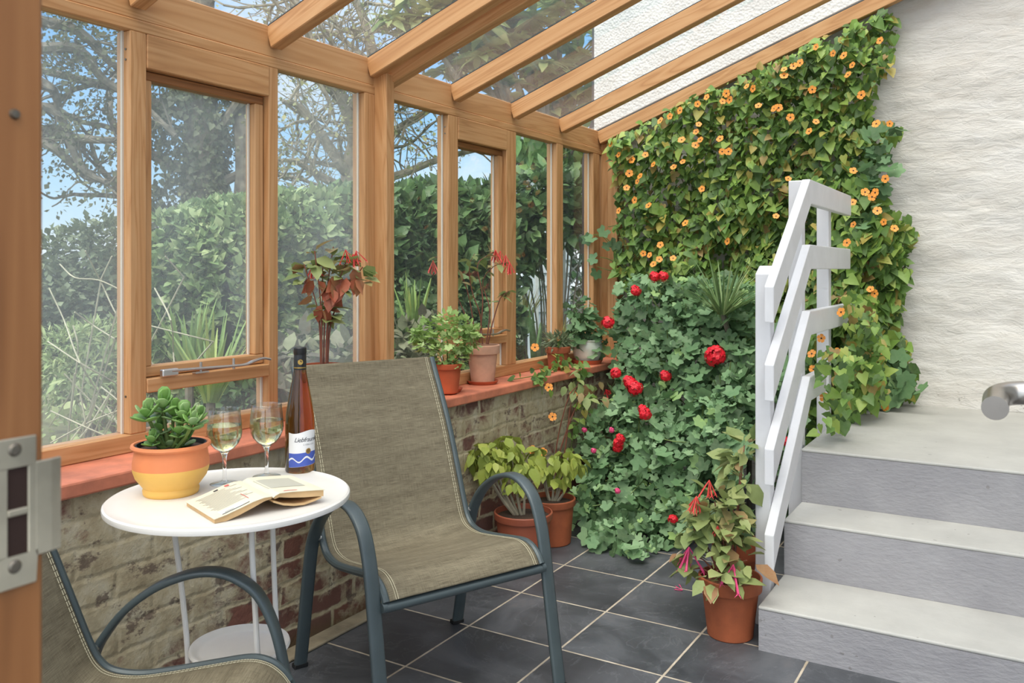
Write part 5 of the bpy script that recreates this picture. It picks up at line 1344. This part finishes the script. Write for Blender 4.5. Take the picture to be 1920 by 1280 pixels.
for pts in ([(160, 470), (190, 530), (225, 600), (300, 700)], [(92, 540), (120, 600), (150, 680), (200, 760), (240, 830)], [(90, 640), (150, 680), (220, 720), (260, 745)], [(140, 585), (175, 610), (215, 635)], [(112, 495), (140, 520), (185, 525), (230, 545)], [(210, 480), (190, 522)], [(95, 770), (160, 800), (230, 830)], [(130, 830), (165, 780), (180, 740)], [(92, 800), (130, 740), (140, 700)], [(150, 735), (160, 790)], [(190, 725), (230, 760), (245, 800)], [(137, 610), (145, 640), (146, 665)], [(290, 540), (320, 600), (325, 660), (330, 720)], [(280, 610), (340, 625), (400, 640)], [(310, 480), (345, 520)], [(95, 830), (170, 790), (220, 770)], [(120, 700), (190, 770), (240, 800)], [(150, 820), (170, 795), (210, 730)], [(230, 640), (225, 690), (230, 740)]):
    P = [at(u, v, 3.45+.15*math.sin(u*.7))-c for u, v in pts]; b.tube(spline(P, 4) if len(P) > 2 else P, .0031, 5)
    if rng.random() < .9: b.tube([P[-1], P[-1]*.5+np.array([0, 0, -.05])], .0035, 4)
b.build('twig', M['twig'], tw, fix=False)
leaves('foliage', M['L_light'], tw, [blob(OVA, at(130, 800, 3.7)-c, (.3, .2, .07), 110, .045), blob(OVA, at(150, 715, 3.7)-c, (.08, .08, .05), 30, .05)])
for k, (u, z) in enumerate(((120, 3.3), (190, 3.4), (230, 3.6))):
    pass

def iris(name, u, v, z, n, ln, label, mat='L_iris', w=.014, spread=.45):
    q = at(u, v, z); t = thing(name, q, label, 'plant'); t.location.z = GZ; blades(t, 'foliage', (0, 0, q[2]-GZ-.02), n, ln, spread, M[mat], w, .3)
    MB().tube([(0, 0, -.02), (0, 0, q[2]-GZ)], .02, 6).build('rootstock', M['bark'], t); return t
iris('sword_leaved_iris', 355, 700, 4.0, 26, .40, 'clump of green sword leaves outside the opening window by the jade plant')
iris('sword_leaved_iris', 395, 745, 3.7, 24, .42, 'clump of yellowish strap leaves below the transom behind the wine glasses', 'L_iris', .012, .8)
iris('sword_leaved_iris', 775, 640, 4.9, 22, .40, 'upright sword leaves just right of the cedar post outside')
iris('sword_leaved_iris', 1003, 690, 5.2, 8, .46, 'dark sword leaves outside the narrow window before the shed', 'L_hedge_dark', .018, .5)
iris('ornamental_grass', 1050, 650, 6.2, 60, .24, 'yellow tufted grass at the foot of the white shed', 'L_straw', .006, 1.1)
iris('ornamental_grass', 985, 600, 6.6, 40, .34, 'straw coloured grass just left of the white shed', 'L_straw', .006, .7)
def purp(u, v, z, label, L):
    c = at(u, v, z); c[2] = GZ; clump('purple_leaved_shrub', label, 'shrub', c, pxblobs(c, L), OVA, 'L_purple', .085)
purp(560, 690, 4.2, 'dull purple leaved shrub outside behind the wine bottle', [(530, 680, 4.1, .12, 50), (560, 660, 4.3, .13, 55), (640, 680, 4.3, .12, 45), (535, 730, 4., .12, 40), (670, 670, 4.4, .1, 35), (590, 700, 4.2, .12, 40)])
purp(790, 660, 4.9, 'dull purple leaved shrub outside behind the bushy herb', [(770, 640, 4.8, .12, 40), (800, 620, 4.9, .12, 40), (790, 680, 4.7, .12, 40), (830, 640, 5., .1, 30), (760, 690, 4.7, .1, 30)])
c = at(450, 720, 4.3); c[2] = GZ
clump('low_green_shrub', 'low dark green shrub below the transom of the opening window', 'shrub', c, pxblobs(c, [(430, 735, 4.2, .12, 130), (470, 720, 4.3, .14, 170), (500, 740, 4.2, .12, 130), (455, 765, 4.1, .12, 130), (410, 700, 4.4, .1, 60)]), OVA, 'L_hedge_dark', .05)
c = at(900, 700, 5.); c[2] = GZ
clump('low_green_shrub', 'low leafy undergrowth outside behind the pale flower pot', 'shrub', c, pxblobs(c, [(860, 660, 5., .16, 150), (910, 640, 5.2, .16, 150), (935, 670, 5.1, .10, 60), (880, 600, 5.3, .14, 90), (820, 580, 5.3, .14, 90), (760, 560, 5.2, .12, 60)]), OVA, 'L_hedge_dark', .06)

# ================================================================== WORLD, SUN, CAMERA
w = bpy.data.worlds.new('sky'); bpy.context.scene.world = w; w.use_nodes = True
nt = w.node_tree; nt.nodes.clear(); N_ = nt.nodes.new; Lk = nt.links.new
out = N_('ShaderNodeOutputWorld'); bg = N_('ShaderNodeBackground'); tc_ = N_('ShaderNodeTexCoord'); sep = N_('ShaderNodeSeparateXYZ'); Lk(tc_.outputs['Generated'], sep.inputs[0])
def mth(op, a, b=0., c=None):
    n = N_('ShaderNodeMath'); n.operation = op
    for i, x in enumerate((a, b) if c is None else (a, b, c)):
        if isinstance(x, (int, float)): n.inputs[i].default_value = x
        else: Lk(x, n.inputs[i])
    return n.outputs[0]
def ramp(f, st):
    r = N_('ShaderNodeValToRGB'); Lk(f, r.inputs[0]); e = r.color_ramp.elements
    while len(e) < len(st): e.new(.5)
    for q, (p, c) in zip(e, st): q.position = p; q.color = lin(c)
    return r.outputs[0]
blue = ramp(sep.outputs[2], [(0., (222, 238, 250)), (.10, (176, 216, 246)), (.30, (108, 178, 240)), (.8, (76, 146, 224))])
mp = N_('ShaderNodeMapping'); Lk(tc_.outputs['Generated'], mp.inputs[0]); mp.inputs['Scale'].default_value = (1, 1, 2.2)
nz = N_('ShaderNodeTexNoise'); Lk(mp.outputs[0], nz.inputs['Vector']); nz.inputs['Scale'].default_value = 2.6; nz.inputs['Detail'].default_value = 7; nz.inputs['Roughness'].default_value = .58
cm = N_('ShaderNodeMapRange'); Lk(nz.outputs['Fac'], cm.inputs[0]); cm.inputs[1].default_value = .47; cm.inputs[2].default_value = .66
mx = N_('ShaderNodeMix'); mx.data_type = 'RGBA'; Lk(cm.outputs[0], mx.inputs[0]); Lk(blue, mx.inputs[6]); mx.inputs[7].default_value = lin((246, 249, 252))
# bright thin cloud round the sun, which stands high behind the camera
sd_ = nrm(np.array([.05, -.45, .89]))
dt = N_('ShaderNodeVectorMath'); dt.operation = 'DOT_PRODUCT'; Lk(tc_.outputs['Generated'], dt.inputs[0]); dt.inputs[1].default_value = tuple(sd_)
gl = mth('POWER', mth('MAXIMUM', dt.outputs['Value'], 0.), 2.2)
stg = mth('ADD', mth('MULTIPLY', gl, SUNGLOW), 1.)
mw = N_('ShaderNodeMix'); mw.data_type = 'RGBA'; Lk(mth('MINIMUM', mth('MULTIPLY', gl, 1.1), 1.), mw.inputs[0]); Lk(mx.outputs[2], mw.inputs[6]); mw.inputs[7].default_value = lin((255, 250, 242))
Lk(mw.outputs[2], bg.inputs[0]); Lk(mth('MULTIPLY', stg, SKY), bg.inputs[1]); Lk(bg.outputs[0], out.inputs[0])
sun = bpy.data.lights.new('sun_through_thin_cloud', 'SUN'); sun.energy = SUN; sun.angle = math.radians(45); sun.color = (1, .96, .90)
so = bpy.data.objects.new('sun_through_thin_cloud', sun); C.objects.link(so); so.rotation_euler = Vector(tuple(sd_)).to_track_quat('Z', 'Y').to_euler()

cam = bpy.data.cameras.new('camera'); co_ = bpy.data.objects.new('camera', cam); C.objects.link(co_)
cam.sensor_width = 36; cam.lens = F/1920*36; cam.shift_y = -(640-V0)/1920; cam.clip_start = .05
co_.location = (0, 0, H); co_.rotation_euler = (PI/2, 0, TH)
cam.dof.use_dof = True; cam.dof.focus_distance = 2.9; cam.dof.aperture_fstop = 9.
sc = bpy.context.scene; sc.camera = co_
sc.view_settings.view_transform = 'Standard'; sc.view_settings.look = 'None'; sc.view_settings.gamma = 1.; sc.view_settings.exposure = EXPO; sc.view_settings.use_curve_mapping = False
